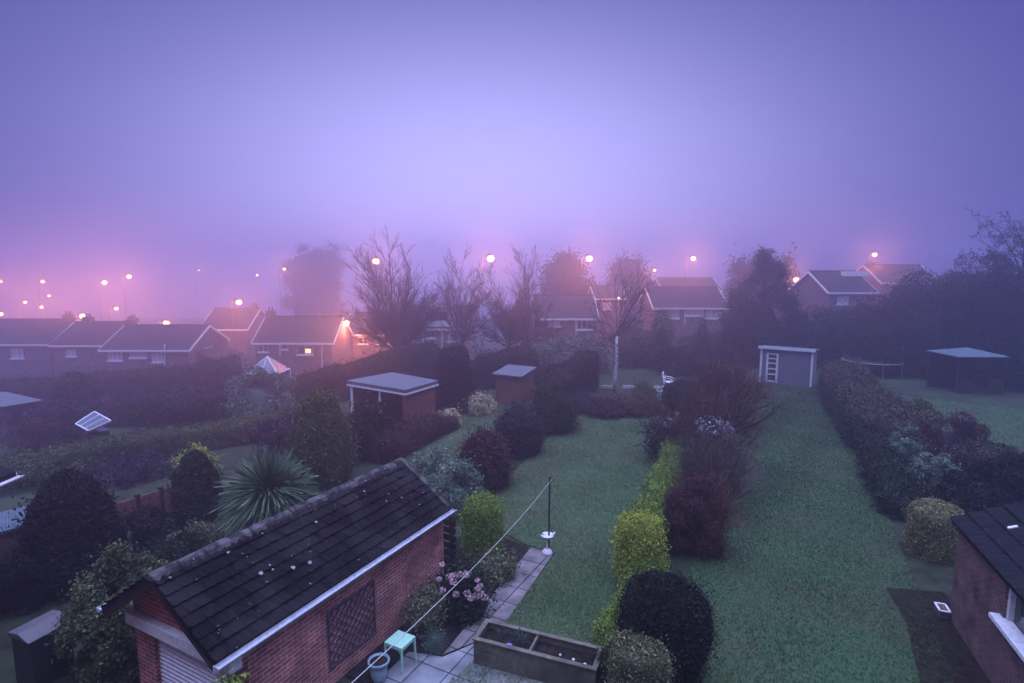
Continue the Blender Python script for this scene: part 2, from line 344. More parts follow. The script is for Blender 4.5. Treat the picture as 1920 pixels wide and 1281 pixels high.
def foliage_mesh(name, mat, shape, rx, ry, h, n, leaf, aspect=.55, lump=.08, lk=None, depth=.06, core=.86, bias=.6, clumps=0, cr=.3, stray=.12, coreval=.12):
    area = 2*math.pi*(rx+ry)/2*h*.85+math.pi*rx*ry*.6
    n = int(min(60000, max(n, 1.7*area/(leaf*leaf*aspect*.5)))) if core > .65 else n
    SEED[0] += 1; r = np.random.default_rng(SEED[0]); lf = lumpf(SEED[0], lk or 2.5/max(rx, ry, .3))
    Vs = []; cnt = []; idx = []; var = []
    off = 0
    if core:
        P, F = lathe_np(shape, rx, ry, h, lump, lf, core*(.62 if clumps else .97))
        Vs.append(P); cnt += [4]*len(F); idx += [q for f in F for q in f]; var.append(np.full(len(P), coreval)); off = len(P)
    if clumps:
        cp, cn = surf(shape, rx*(1-cr*.4), ry*(1-cr*.4), h*(1-cr*.25), clumps, r, lump, lf, depth*2)
        k = r.integers(0, clumps, n); d = r.normal(size=(n, 3)); d /= np.linalg.norm(d, axis=1, keepdims=True)
        d = d+cn[k]*.7; d /= np.linalg.norm(d, axis=1, keepdims=True)
        R = cr*(rx+ry)/2*r.uniform(.55, 1.25, clumps)[k, None]*(1-np.abs(r.normal(0, .16, (n, 1))))
        P = cp[k]+d*R*np.array([1, 1, .8]); N = d; tone = r.uniform(-.22, .22, clumps)[k]
        P[:, 2] = np.maximum(P[:, 2], .01)
    else:
        P, N = surf(shape, rx, ry, h, n, r, lump, lf, depth); tone = lf(P*1.7)*.15
    if stray:
        j = r.random(n) < stray; P[j] += N[j]*np.abs(r.normal(0, leaf*1.9, (j.sum(), 1)))
    Q = leaf_quads(P, N, leaf, aspect, bias, r)
    Vs.append(Q); cnt += [4]*n; idx += list(range(off, off+4*n)); var.append(np.repeat(np.clip(r.beta(2, 2.4, n)+tone, 0, 1), 4))
    return mesh_np(name, np.concatenate(Vs), np.array(cnt), np.array(idx), np.concatenate(var), mat)
def add_mesh(name, me, loc=(0, 0, 0), parent=None):
    o = bpy.data.objects.new(name, me); col.objects.link(o)
    if parent is not None: o.parent = parent; ORG[o.name] = ORG[parent.name]
    else: o.location = loc; ORG[o.name] = Vector(loc)
    return o
def shrub(name, label, cat, mat, base, top_px, width_px, shape, n, leaf, group=None, squash=1.0, h=None, **kw):
    """base: pixel (x, y) of the foot on the ground, top_px / width_px in pixels of the photo; real size follows from the distance"""
    b = gnd(*base) if len(base) == 2 else Vector(base)
    ppm = 1080/(b.y*math.cos(PITCH)+(CAMZ-b.z)*math.sin(PITCH))
    rx = width_px/2/ppm
    hh = h or aty(base[0], top_px, b.y+rx*squash*.35).z-b.z
    me = foliage_mesh(name, L[mat], shape, rx, rx*squash, hh, n, leaf, **kw)
    o = add_mesh(name, me, b); o.rotation_euler.z = -ANG
    return tag(o, label, cat, group)
def hedge(name, label, pts, w, h, mat, n, leaf, cat='hedge', group=None, lump=.12, aspect=.55, stray=.1, round_=.3):
    """clipped hedge along a ground polyline: a rounded box section with lumpy faces covered in leaves"""
    SEED[0] += 1; r = np.random.default_rng(SEED[0]); lf = lumpf(SEED[0], 1.3); lf2 = lumpf(SEED[0]+5000, 4)
    pts = [np.array([p[0], p[1]], float) for p in pts]; hs = h if hasattr(h, '__len__') else [h]*len(pts)
    dst = np.concatenate([[0], np.cumsum([np.linalg.norm(pts[i+1]-pts[i]) for i in range(len(pts)-1)])]); T = dst[-1]
    n = int(min(70000, max(n, 1.8*T*(w+2*np.mean(hs))/(leaf*leaf*aspect*.5)))); P2 = np.array(pts); o0 = P2.mean(0)
    def section(a):      # a in 0..1 round the section from left foot over the top to right foot
        q = a*math.pi; c = np.cos(q); s_ = np.sin(q); e = round_
        return -np.sign(c)*np.abs(c)**e, np.abs(s_)**e
    def place(d, a, sc):
        x = np.interp(d, dst, P2[:, 0]); y = np.interp(d, dst, P2[:, 1]); hh = np.interp(d, dst, hs)
        e = .05; tx = np.interp(d+e, dst, P2[:, 0])-np.interp(d-e, dst, P2[:, 0]); ty = np.interp(d+e, dst, P2[:, 1])-np.interp(d-e, dst, P2[:, 1]); l = np.hypot(tx, ty)+1e-9
        nx, ny = ty/l, -tx/l
        sx, sz = section(a); g = hgt(x, y)
        endf = np.clip(np.minimum(d, T-d)/(w*.35), 0.02, 1)**.5
        p0 = np.stack([x, y, g+sz*hh], 1); m = 1+lump*lf(p0)+lump*.5*lf2(p0)
        return np.stack([x+nx*sx*w/2*m*sc*endf, y+ny*sx*w/2*m*sc*endf, g+sz*hh*(1+(m-1)*.6)*(1-(1-sc)*.6)*(.55+.45*endf)], 1), np.stack([nx*sx, ny*sx, sz*1.2-.3], 1)
    nd = max(4, int(T/.5)); na = 15
    D, A = np.meshgrid(np.linspace(0, T, nd), np.linspace(0, 1, na), indexing='ij')
    CP, _ = place(D.ravel(), A.ravel(), .8); F = []
    for i in range(nd-1):
        for k in range(na-1): F.append((i*na+k, i*na+k+1, (i+1)*na+k+1, (i+1)*na+k))
    ga = np.linspace(0, 1, 400); gx_, gz_ = section(ga); hm = np.mean(hs); cl = np.concatenate([[0], np.cumsum(np.hypot(np.diff(gx_)*w/2, np.diff(gz_)*hm))])
    LP, LN = place(r.uniform(0, T, n), np.interp(r.random(n)*cl[-1], cl, ga), 1-np.abs(r.normal(0, .06, n))); LN /= np.linalg.norm(LN, axis=1, keepdims=True)+1e-9
    j = r.random(n) < stray; LP[j] += LN[j]*np.abs(r.normal(0, leaf*1.6, (j.sum(), 1)))
    Q = leaf_quads(LP, LN, leaf, aspect, .6, r)
    Vt = np.concatenate([CP, Q]); Vt[:, 0] -= o0[0]; Vt[:, 1] -= o0[1]; z0 = float(hgt(*o0)); Vt[:, 2] -= z0
    cnt = [4]*len(F)+[4]*n; idx = [q for f in F for q in f]+list(range(len(CP), len(CP)+4*n))
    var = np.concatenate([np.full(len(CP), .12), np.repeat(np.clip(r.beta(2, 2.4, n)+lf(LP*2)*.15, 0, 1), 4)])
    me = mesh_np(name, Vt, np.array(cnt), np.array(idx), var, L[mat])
    return tag(add_mesh(name, me, (o0[0], o0[1], z0)), label, cat, group)

# bare branching
def grow(mb, p, d, Ln, r, lev, R, prm, tips=None):
    n = prm.get('seg', 4); pts = [p.copy()]; rads = [r]; q = p.copy(); dd = d.copy()
    for i in range(n):
        dd = (dd+Vector((R.gauss(0, 1), R.gauss(0, 1), R.gauss(0, 1)))*prm['wob']+Vector((0, 0, prm['up']))).normalized()
        q = q+dd*Ln/n; pts.append(q.copy()); rads.append(max(prm['rmin'], r*(1-.75*(i+1)/n)))
    mb.tube(pts, rads, n=5 if lev == 0 else 3, cap=False)
    if lev >= prm['levels']:
        if tips is not None: tips.append(q.copy())
        return
    for c in range(prm['kids'][lev]):
        f = R.uniform(prm.get('f0', .3), 1.0); i = min(n-1, int(f*n)); a = pts[i].lerp(pts[i+1], f*n-i)
        t = (pts[i+1]-pts[i]).normalized(); ax = Vector((R.gauss(0, 1), R.gauss(0, 1), R.gauss(0, 1))).cross(t)
        if ax.length < 1e-3: continue
        ax.normalize(); ang = math.radians(R.uniform(*prm['ang'])); nd = (t*math.cos(ang)+ax*math.sin(ang)).normalized()
        grow(mb, a, nd, Ln*R.uniform(.35, .6)*(1.15-.5*f), max(prm['rmin'], rads[i]*.55), lev+1, R, prm, tips)
def bare_tree(name, label, base, h, spread, seed, limbs=14, trunk_h=.25, trunk_r=.22, bark='bark', twig='twig', group=None, prm=None, lean=(0, 0), stems=((0, 0),), cat='tree'):
    R = random.Random(seed); b = Vector(base); root = thing(name, b, label, cat, group)
    p_ = dict(wob=.10, up=.05, rmin=.011, levels=2, kids=[11, 6], ang=(14, 42), seg=5, f0=.2)
    if prm: p_.update(prm)
    mt = MB(); mc = MB()
    for sx, sy in stems:
        b2 = b+Vector((sx, sy, 0)); tr = [b2+Vector((0, 0, -.1))]
        for i in range(1, 5): tr.append(b2+Vector((lean[0]*i/4+R.gauss(0, .03), lean[1]*i/4+R.gauss(0, .03), h*trunk_h*i/4)))
        mt.tube(tr, [trunk_r*1.25, trunk_r, trunk_r*.92, trunk_r*.85, trunk_r*.7], n=8)
        top = tr[-1]
        for k in range(limbs):
            a = 2*math.pi*(k+R.uniform(-.3, .3))/limbs*1.618*4; e = R.random()**.8
            # fan: outer limbs lean more, all reach the same round outline
            tilt = math.radians(4+62*e); d = Vector((math.cos(a)*math.sin(tilt), math.sin(a)*math.sin(tilt), math.cos(tilt)))
            Lr = 1/math.sqrt((math.sin(tilt)/spread)**2+(math.cos(tilt)/(h*(1-trunk_h)))**2)*R.uniform(.84, .98)
            st0 = tr[3].lerp(top, R.random()) if e > .45 else top
            grow(mc, st0, d, Lr, trunk_r*R.uniform(.2, .34), 0, R, p_)
    mt.build('trunk', M[bark], root, smooth=True); mc.build('crown', M[twig], root)
    return root
def leafy_tree(name, label, base, h, rx, shape, mat, n, leaf, group=None, trunk=.16, trunk_h=.12, cat='tree', **kw):
    b = Vector(base); root = thing(name, b, label, cat, group)
    MB().tube([b+Vector((0, 0, -.2)), b+Vector((.03, 0, h*.35)), b+Vector((0, .04, h*.7))], [trunk*1.2, trunk, trunk*.4], n=8).build('trunk', M['bark'], root, smooth=True)
    me = foliage_mesh('crown', L[mat], shape, rx, rx, h*(1-trunk_h), n, leaf, **kw)
    me.transform(__import__('mathutils').Matrix.Translation((0, 0, h*trunk_h)))
    add_mesh('crown', me, parent=root)
    return root

# ------------------------------------------------------------------ ground
gx = np.concatenate([np.arange(-188, -40, 6.), np.arange(-40, 40, 1.), np.arange(40, 187, 6.)]); gy = np.concatenate([np.arange(-30, 60, 1.), np.arange(60, 184, 6.)])
X, Y = np.meshgrid(gx, gy, indexing='ij'); Zg = hgt(X, Y)+.03*np.sin(X*1.3+Y*.7)*np.sin(Y*1.1-X*.4)*(np.abs(to_st(X, Y)[1]+2) > 9)-.02
Vg = np.stack([X, Y, Zg], 2).reshape(-1, 3); ny = len(gy); F = [(i*ny+j, (i+1)*ny+j, (i+1)*ny+j+1, i*ny+j+1) for i in range(len(gx)-1) for j in range(ny-1)]
me = bpy.data.meshes.new('ground'); me.from_pydata(Vg.tolist(), [], F); me.materials.append(M['ground']); o = bpy.data.objects.new('ground', me); col.objects.link(o); o['kind'] = 'structure'
LAWNS = []
def sheet(name, poly_st, mat, dz, kind='structure', step=.5, tex=True):
    """a ground sheet following the terrain, cut to a polygon in garden coordinates by clipping rows"""
    poly = [tuple(p) for p in poly_st]; s0 = min(p[0] for p in poly); s1 = max(p[0] for p in poly); mb = MB()
    def span(s):
        xs = []
        for i in range(len(poly)):
            a, b2 = poly[i], poly[(i+1) % len(poly)]
            if (a[0] <= s < b2[0]) or (b2[0] <= s < a[0]): xs.append(a[1]+(b2[1]-a[1])*(s-a[0])/(b2[0]-a[0]))
        return (min(xs), max(xs)) if len(xs) > 1 else None
    ss = np.linspace(s0+1e-3, s1-1e-3, max(2, int((s1-s0)/step)+1)); ss = sorted(list(ss)+[p[0]+1e-3 for p in poly if s0 < p[0] < s1-2e-3])
    rows = []
    for s in ss:
        sp2 = span(s)
        if sp2: rows.append([st(s, sp2[0]+(sp2[1]-sp2[0])*k/6) for k in range(7)])
    for a, b2 in zip(rows[:-1], rows[1:]):
        for k in range(6):
            q = [a[k], a[k+1], b2[k+1], b2[k]]
            mb.quad(*[(p[0], p[1], float(hgt(p[0], p[1]))+dz) for p in q])
    o = mb.build(name, mat); o['kind'] = kind
    if mat is M['grass']: LAWNS.append((poly, span, s0, s1, dz))
    return o
sheet('centre_lawn', [(5.2, -5.55), (8.5, -5.15), (12.7, -5.45), (12.75, -6.35), (13.5, -8.2), (16.5, -9.0), (22.5, -9.9), (26.2, -10.6), (28.3, -9.9), (28.8, -7.6), (27.5, -5.6), (22.5, -3.6), (14, -2.9), (5.2, -2.9)], M['grass'], .008)
sheet('right_lawn', [(2, -2.6), (14, -2.3), (22, -2.9), (31, -3.2), (38.6, -3.0), (38.9, 0.6), (33, 1.2), (26, 1.9), (17, 2.3), (2, 2.9)], M['grass'], .008)
sheet('far_right_lawn', [(10, 6.2), (20, 3.9), (28, 4.2), (38, 2.2), (40, 3.5), (37.5, 12), (22, 16), (10, 16)], M['grass'], .008)
sheet('left_lawn', [(8.5, -12.3), (9.0, -10.6), (20, -11.2), (27.5, -12.1), (28, -13.4), (23.5, -14.5), (18.5, -14.2), (13, -13.7)], M['grass'], .008)
sheet('far_left_lawn', [(7.2, -17.8), (7.4, -16.9), (11.5, -17.1), (11.7, -18.4)], M['grass'], .02)
sheet('patio', [(-2, -6.4), (7.95, -6.4), (8.1, -5.75), (9.15, -5.2), (9.15, -3.0), (-2, -2.7)], M['slab'], .016)
sheet('garden_path', [(8.15, -5.78), (12.65, -6.14), (12.65, -5.5), (9.2, -5.17)], M['path'], .022)
sheet('flower_bed', [(6.9, -7.0), (6.9, -6.45), (7.9, -6.45), (8.1, -5.8), (12.6, -6.17), (13.0, -8.1), (10.3, -8.0), (10.2, -7.0)], M['soil'], .03)
sheet('dark_paving', [(2, 1.9), (13.4, 2.0), (14.7, 1.75), (15.1, 2.9), (2, 3.9)], M['black'] if 0 else M['soil'], .02)
sheet('drive_paving', [(6.0, -13.2), (6.3, -12.2), (7.6, -12.3), (7.4, -13.3)], M['slab'], .02)
# grass blades on the near parts of the two lawns
def grass(name, k, n, smax, mat):
    poly, span, s0, s1, dz = LAWNS[k]; r = np.random.default_rng(40+k)
    s = s0+(min(s1, smax)-s0)*r.random(n)**1.25; lo = np.zeros(n); hi = np.zeros(n)
    tab = np.linspace(s0+.01, min(s1, smax)-.01, 200); sp2 = [span(q) or (0, 0) for q in tab]
    lo = np.interp(s, tab, [q[0] for q in sp2]); hi = np.interp(s, tab, [q[1] for q in sp2]); t = lo+(hi-lo)*r.random(n)
    x = s*U[0]+t*V[0]; y = s*U[1]+t*V[1]; z = hgt(x, y)+dz
    a = r.uniform(0, 6.28, n); w = r.uniform(.003, .006, n)*(1+s/14); h = r.uniform(.025, .06, n)*(1+.25*np.sin(x*2.1)*np.sin(y*1.7)); le = r.normal(0, .03, (n, 2))
    P = np.zeros((n, 3, 3)); P[:, 0] = np.stack([x-np.cos(a)*w, y-np.sin(a)*w, z], 1); P[:, 1] = np.stack([x+np.cos(a)*w, y+np.sin(a)*w, z], 1); P[:, 2] = np.stack([x+le[:, 0], y+le[:, 1], z+h], 1)
    lf = lumpf(60+k, .35); lf2 = lumpf(90+k, 1.6); q3 = np.stack([x, y, z*0], 1); patch = .5+.55*lf(q3)+.35*lf2(q3)
    me = mesh_np(name, P.reshape(-1, 3), np.full(n, 3), np.arange(3*n), np.repeat(np.clip(r.beta(2, 2, n)*.35+patch*.65, 0, 1), 3), M[mat])
    tag(add_mesh(name, me), None, None, None, 'stuff')
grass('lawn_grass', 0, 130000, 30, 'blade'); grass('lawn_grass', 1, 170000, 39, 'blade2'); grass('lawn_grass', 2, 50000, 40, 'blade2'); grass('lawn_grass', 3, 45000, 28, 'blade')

def fallen(k, n, seed):
    poly, span, s0, s1, dz = LAWNS[k]; r = np.random.default_rng(seed); P = []
    while len(P) < n:
        q = r.uniform(s0, min(s1, 30)); sp2 = span(q)
        if not sp2: continue
        e = r.random(); t = sp2[0]+(sp2[1]-sp2[0])*(e if r.random() < .4 else (e**4 if r.random() < .5 else 1-e**4)); x, y, _ = st(q, t); P.append((x, y, float(hgt(x, y))+dz+.035))
    P = np.array(P); N = np.tile([0, 0, 1.], (n, 1)); Q = leaf_quads(P, N, .05, .7, 2.5, r)
    me = mesh_np('fallen_leaves', Q, np.full(n, 4), np.arange(4*n), np.repeat(r.random(n), 4), L['brown']); tag(add_mesh('fallen_leaves', me), None, None, None, 'stuff')
fallen(0, 420, 5); fallen(1, 500, 6)
# ------------------------------------------------------------------ buildings
def tiles(mb, ra, rb, ea, eb, n, pitch=.14, amp=.034, lift=.034, jit=.009, seed=3):
    R = random.Random(seed); ra, rb, ea, eb = map(Vector, (ra, rb, ea, eb)); Lr = (rb-ra).length; m = max(2, int(Lr/pitch)*4)
    nrm = (rb-ra).cross(ea-ra).normalized()
    if nrm.z < 0: nrm = -nrm
    for j in range(n):
        f0, f1 = j/n, (j+1)/n; base = len(mb.v); sh = [R.gauss(0, jit) for _ in range(m//4+2)]
        for i in range(m+1):
            g = i/m; w = amp*(.5+.5*math.cos(2*math.pi*(i % 4)/4)); k = sh[i//4]
            top = ra.lerp(rb, g).lerp(ea.lerp(eb, g), f0); bot = ra.lerp(rb, g).lerp(ea.lerp(eb, g), f1+.02/n)
            low = bot-nrm*.01
            mb.v += [tuple(top+nrm*(w*.8)), tuple(bot+nrm*(w+lift+k)), tuple(low)]
        for i in range(m):
            a = base+3*i; mb.f += [(a, a+1, a+4, a+3), (a+1, a+2, a+5, a+4)]
    return mb
def S3(s, t, z): return Vector(st(s, t, z))
# brick garage
g0 = S3(7.3, -8.3, 0)
gar = thing('garage', g0, 'red brick garage with black tiled gable roof, white lintel and ribbed door', 'garage')
EZ, RZ, SF, SB = 1.85, 2.75, 4.45, 10.2
w = MB()
sl = (RZ-EZ)/1.37
def gable(s, t0, t1, z0, dr=.06): zt = EZ-dr+sl*.12; return [S3(s, t0, z0), S3(s, t1, z0), S3(s, t1, zt), S3(s, (t0+t1)/2, RZ-dr), S3(s, t0, zt)]
du = Vector((U[0], U[1], 0)); dv = Vector((V[0], V[1], 0))
w.prism(gable(9.85, -9.55, -7.05, -.3), du*.2)
w.obox(S3(7.35, -7.15, .72), du*2.5, dv*.1, (0, 0, 1.03)); w.obox(S3(7.35, -9.45, .72), du*2.5, dv*.1, (0, 0, 1.03))
w.obox(S3(4.95, -9.3, .6), du*.1, dv*.25, (0, 0, .89)); w.obox(S3(4.95, -7.14, .6), du*.1, dv*.09, (0, 0, .89))
zt = EZ-.06+sl*.12
w.prism([S3(4.85, -9.55, 1.67), S3(4.85, -7.05, 1.67), S3(4.85, -7.05, zt), S3(4.85, -8.3, RZ-.06), S3(4.85, -9.55, zt)], du*.2)
w.build('wall', M['brick'], gar)
MB().obox(S3(4.83, -8.3, 1.57), du*.1, dv*1.29, (0, 0, .1)).build('lintel', M['white'], gar, bevel=.008)
d = MB(); nr = 22
for k in range(nr):
    z0 = -.15+1.62*k/nr; z1 = -.15+1.62*(k+1)/nr
    d.quad(S3(4.93, -9.05, z0), S3(4.93, -7.23, z0), S3(4.905, -7.23, z0+.055), S3(4.905, -9.05, z0+.055)); d.quad(S3(4.905, -9.05, z0+.055), S3(4.905, -7.23, z0+.055), S3(4.93, -7.23, z1), S3(4.93, -9.05, z1))
d.build('door', M['door_white'], gar)
r_ = MB()
tiles(r_, S3(SF, -8.3, RZ), S3(SB, -8.3, RZ), S3(SF, -6.93, EZ), S3(SB, -6.93, EZ), 8)
tiles(r_, S3(SF, -8.3, RZ), S3(SB, -8.3, RZ), S3(SF, -9.67, EZ), S3(SB, -9.67, EZ), 8, seed=8)
for q in (-6.93, -9.67): r_.prism([S3(SF+.01, -8.3, RZ-.075), S3(SF+.01, q, EZ-.07), S3(SF+.01, q, EZ-.015), S3(SF+.01, -8.3, RZ-.015)], du*(SB-SF-.02))
n_tile = len(r_.f)
R = random.Random(9)
nrm = Vector((dv.x*sl, dv.y*sl, 1)).normalized(); dn = (dv*1.37+Vector((0, 0, EZ-RZ))).normalized()
def patch(s, f, r):
    c = S3(s, -8.3+1.37*f, RZ+(EZ-RZ)*f)+nrm*.062; n = 9
    r_.prism([c+(du*math.cos(2*math.pi*k/n)+dn*math.sin(2*math.pi*k/n))*r*R.uniform(.6, 1.15) for k in range(n)], nrm*.008)
for s, f, r in ((6.25, .62, .042), (6.55, .66, .042), (5.75, .5, .04), (7.2, .28, .03), (5.95, .53, .02), (8.6, .2, .03)): patch(s, f, r)
for k in range(60): patch(R.uniform(4.6, 10.1), R.random(), R.choice((.006, .008, .01, .014, .02)))
roof = r_.build('roof', M['tile'], gar)
roof.data.materials.append(M['lichen']); roof.data.polygons.foreach_set('material_index', [0 if k < n_tile else 1 for k in range(len(roof.data.polygons))])
rt = MB(); R = random.Random(5); s = SF
while s < SB-.05:
    e = min(s+.42, SB); k = R.gauss(0, .006)
    prof = [(-.13, -.05), (-.09, .02), (0, .06), (.09, .02), (.13, -.05)]
    for a, b2 in zip(prof[:-1], prof[1:]): rt.quad(S3(s, -8.3+a[0], RZ+a[1]+k), S3(e-.015, -8.3+a[0], RZ+a[1]+.006+k), S3(e-.015, -8.3+b2[0], RZ+b2[1]+.006+k), S3(s, -8.3+b2[0], RZ+b2[1]+k))
    rt.quad(*[S3(s, -8.3+a[0], RZ+a[1]+k) for a in prof])
    s = e
# mortar verge along both right-hand gable edges
rt.build('ridge_tiles', M['ridge'], roof)
mv = MB(); mv.bar(S3(SB-.05, -8.25, RZ+.035), S3(SB-.05, -6.96, EZ+.05), .11, .05); mv.build('verge', M['ridge'], roof)
def gutter_run(a, b, r, mat, parent):
    a = Vector(a); b = Vector(b); d = (b-a).normalized(); x = d.cross(Vector((0, 0, 1))).normalized(); mb = MB(); n = 8
    for rr, fl in ((r, 0), (r*.82, 1)):
        for k in range(n):
            p = [x*math.cos(math.pi*(1+q/n))*rr+Vector((0, 0, math.sin(math.pi*(1+q/n))*rr)) for q in (k, k+1)]
            mb.quad(a+p[0], b+p[0], b+p[1], a+p[1])
    for sg in (-1, 1): mb.quad(a+x*r*sg, b+x*r*sg, b+x*r*.82*sg, a+x*r*.82*sg)
    for e in (a, b): mb.v += []; mb.quad(*[e+x*math.cos(math.pi*(1+q/n))*r+Vector((0, 0, math.sin(math.pi*(1+q/n))*r)) for q in range(n+1)])
    return mb.build('gutter', mat, parent)
gutter_run(S3(SF-.02, -6.86, EZ-.01), S3(SB+.02, -6.86, EZ-.01), .065, M['gutter'], gar)
gutter_run(S3(SF-.02, -9.74, EZ-.01), S3(SB+.02, -9.74, EZ-.01), .065, M['gutter'], gar)
fb = MB(); fb.obox(S3((SF+SB)/2, -6.965, EZ-.11), du*(SB-SF)/2*.995, dv*.012, (0, 0, .045)); fb.build('fascia', M['white'], gar)
bb = MB(); bb.bar(S3(SF+.03, -8.3, RZ-.12), S3(SF+.03, -6.95, EZ-.11), .03, .09, up=(0, 0, 1)); bb.bar(S3(SF+.03, -8.3, RZ-.12), S3(SF+.03, -9.65, EZ-.11), .03, .09); bb.build('bargeboard', M['wood_dark'], gar)
# trellis on the garage wall
tr = MB(); A0, A1, Z0, Z1 = 6.58, 7.72, .34, 1.38
def clipline(c, sg):            # diagonal slat a = c + sg*z clipped to the lattice rectangle
    zs = sorted([((A0-c)/sg), ((A1-c)/sg)]); z0 = max(Z0, zs[0]); z1 = min(Z1, zs[1])
    return (z0, z1) if z1-z0 > .05 else None
for sg, tt in ((1, -7.036), (-1, -7.022)):
    for k in range(-16, 32):
        c = A0+k*.17-(0 if sg > 0 else 0); q = clipline(c, sg)
        if q: tr.bar(S3(c+sg*q[0], tt, q[0]), S3(c+sg*q[1], tt, q[1]), .02, .012, up=tuple(dv))
for a_, b_ in (((A0, Z0), (A1, Z0)), ((A0, Z1), (A1, Z1)), ((A0, Z0), (A0, Z1)), ((A1, Z0), (A1, Z1))): tr.bar(S3(a_[0], -7.01, a_[1]), S3(b_[0], -7.01, b_[1]), .03, .015, up=tuple(dv))
o = tr.build('trellis', M['trellis'], None, S3(7.14, -7.03, .33)); tag(o, 'dark wooden lattice trellis fixed flat on the red brick garage wall', 'trellis')

# brick extension with window on the right
TH = math.radians(20.0); wd = Vector((math.sin(TH), math.cos(TH), 0)); wn = Vector((wd.y, -wd.x, 0))
c0 = S3(13.95, 2.8, 0); ext = thing('brick_house', c0, 'dark brick single storey house end with black tiles and a white framed window', 'house')
def E3(a, n_, z): return c0-wd*a+wn*n_+Vector((0, 0, z))
def ep(px, py): a, z = on_plane(px, py, (c0.x, c0.y), (-wd.x, -wd.y)); return a, z
jt = ep(1893, 1082); jb = ep(1885, 1165); wa = jt[0]-.06; wz0 = jb[1]; ZE = 2.05
w = MB()
w.obox(E3(wa/2, .12, ZE/2-.1), wd*wa/2, wn*.12, (0, 0, ZE/2+.1)); w.obox(E3(wa+1.05, .12, wz0/2-.1), wd*1.05, wn*.12, (0, 0, wz0/2+.1)); w.obox(E3(wa+2.1+3, .12, ZE/2-.1), wd*3, wn*.12, (0, 0, ZE/2+.1))
w.prism([E3(.0, .24, -.2), E3(.0, 3.5, -.2), E3(.0, 3.5, ZE+1.5), E3(.0, .24, ZE)], -wd*.22); w.build('wall', M['brick_dark'], ext)
wi = MB(); wi.obox(E3(wa+1.05, .13, (ZE+wz0)/2-.02), wd*1.05, wn*.01, (0, 0, (ZE-wz0)/2)); wi = wi.build('window', M['glass'], ext)
fr = MB(); fr.obox(E3(wa+.035, .08, (ZE+wz0)/2-.03), wd*.035, wn*.04, (0, 0, (ZE-wz0)/2-.03)); fr.obox(E3(wa+1.0, .08, (ZE+wz0)/2-.03), wd*.03, wn*.035, (0, 0, (ZE-wz0)/2-.03)); fr.obox(E3(wa+1.05, .06, ZE-.03), wd*1.12, wn*.045, (0, 0, .04)); fr.build('frame', M['white'], wi)
sf = MB(); sf.obox(E3(wa+1.02, -.02, wz0-.03), wd*1.15, wn*.13, (0, 0, .035)); sf.build('sill', M['white'], wi)
rr_ = MB(); tiles(rr_, E3(-.15, 3.6, ZE+1.65), E3(8.5, 3.6, ZE+1.65), E3(-.15, -.1, ZE+.04), E3(8.5, -.1, ZE+.04), 13, pitch=.2, amp=.035, lift=.03)
rr_.prism([E3(-.13, 3.6, ZE+1.57), E3(-.13, -.09, ZE-.03), E3(-.13, -.09, ZE+.03), E3(-.13, 3.6, ZE+1.64)], -wd*8.6)
rf = rr_.build('roof', M['tile_dark'], ext)
MB().obox(E3(.75, .55, ZE+.37), wd*.03, (wn+Vector((0, 0, .4)))*.07, (0, 0, .012)).build('clip', M['white'], rf)
# planter box at the house corner
pb = thing('brick_planter', c0+Vector((-.35, .1, 0)), 'small low brick planter with white coping against the dark brick house corner', 'planter')
q = MB(); q.obox(c0+wd*.08-wn*.11+Vector((0, 0, .08)), wd*.15, wn*.09, (0, 0, .1)); q.build('body', M['brick_dark'], pb)
q = MB()
for a, b2 in (((-.15, -.09), (.15, -.09)), ((.15, -.09), (.15, .09)), ((-.15, .09), (.15, .09)), ((-.15, -.09), (-.15, .09))):
    q.bar(c0+wd*.08-wn*.11+Vector((0, 0, .19))+wd*a[0]+wn*a[1], c0+wd*.08-wn*.11+Vector((0, 0, .19))+wd*b2[0]+wn*b2[1], .035, .025)
q.build('coping', M['white'], pb)

# the viewpoint's own house, unseen; added to keep sky light off near ground
own = thing('house', S3(-.7, 0, 0), 'unseen brick house behind the viewpoint, added to shade the near ground', 'house')
MB().prism([S3(-.7, -13, -1.5), S3(-.7, 9, -1.5), S3(-.7, 9, 9.2), S3(-.7, -13, 9.2)], -du*8).build('wall', M['brick'], own)
MB().prism([S3(-.4, -13.2, 9.21), S3(-4.7, -13.2, 11.6), S3(-9.0, -13.2, 9.21)], dv*22.4).build('roof', M['tile_far'], own)
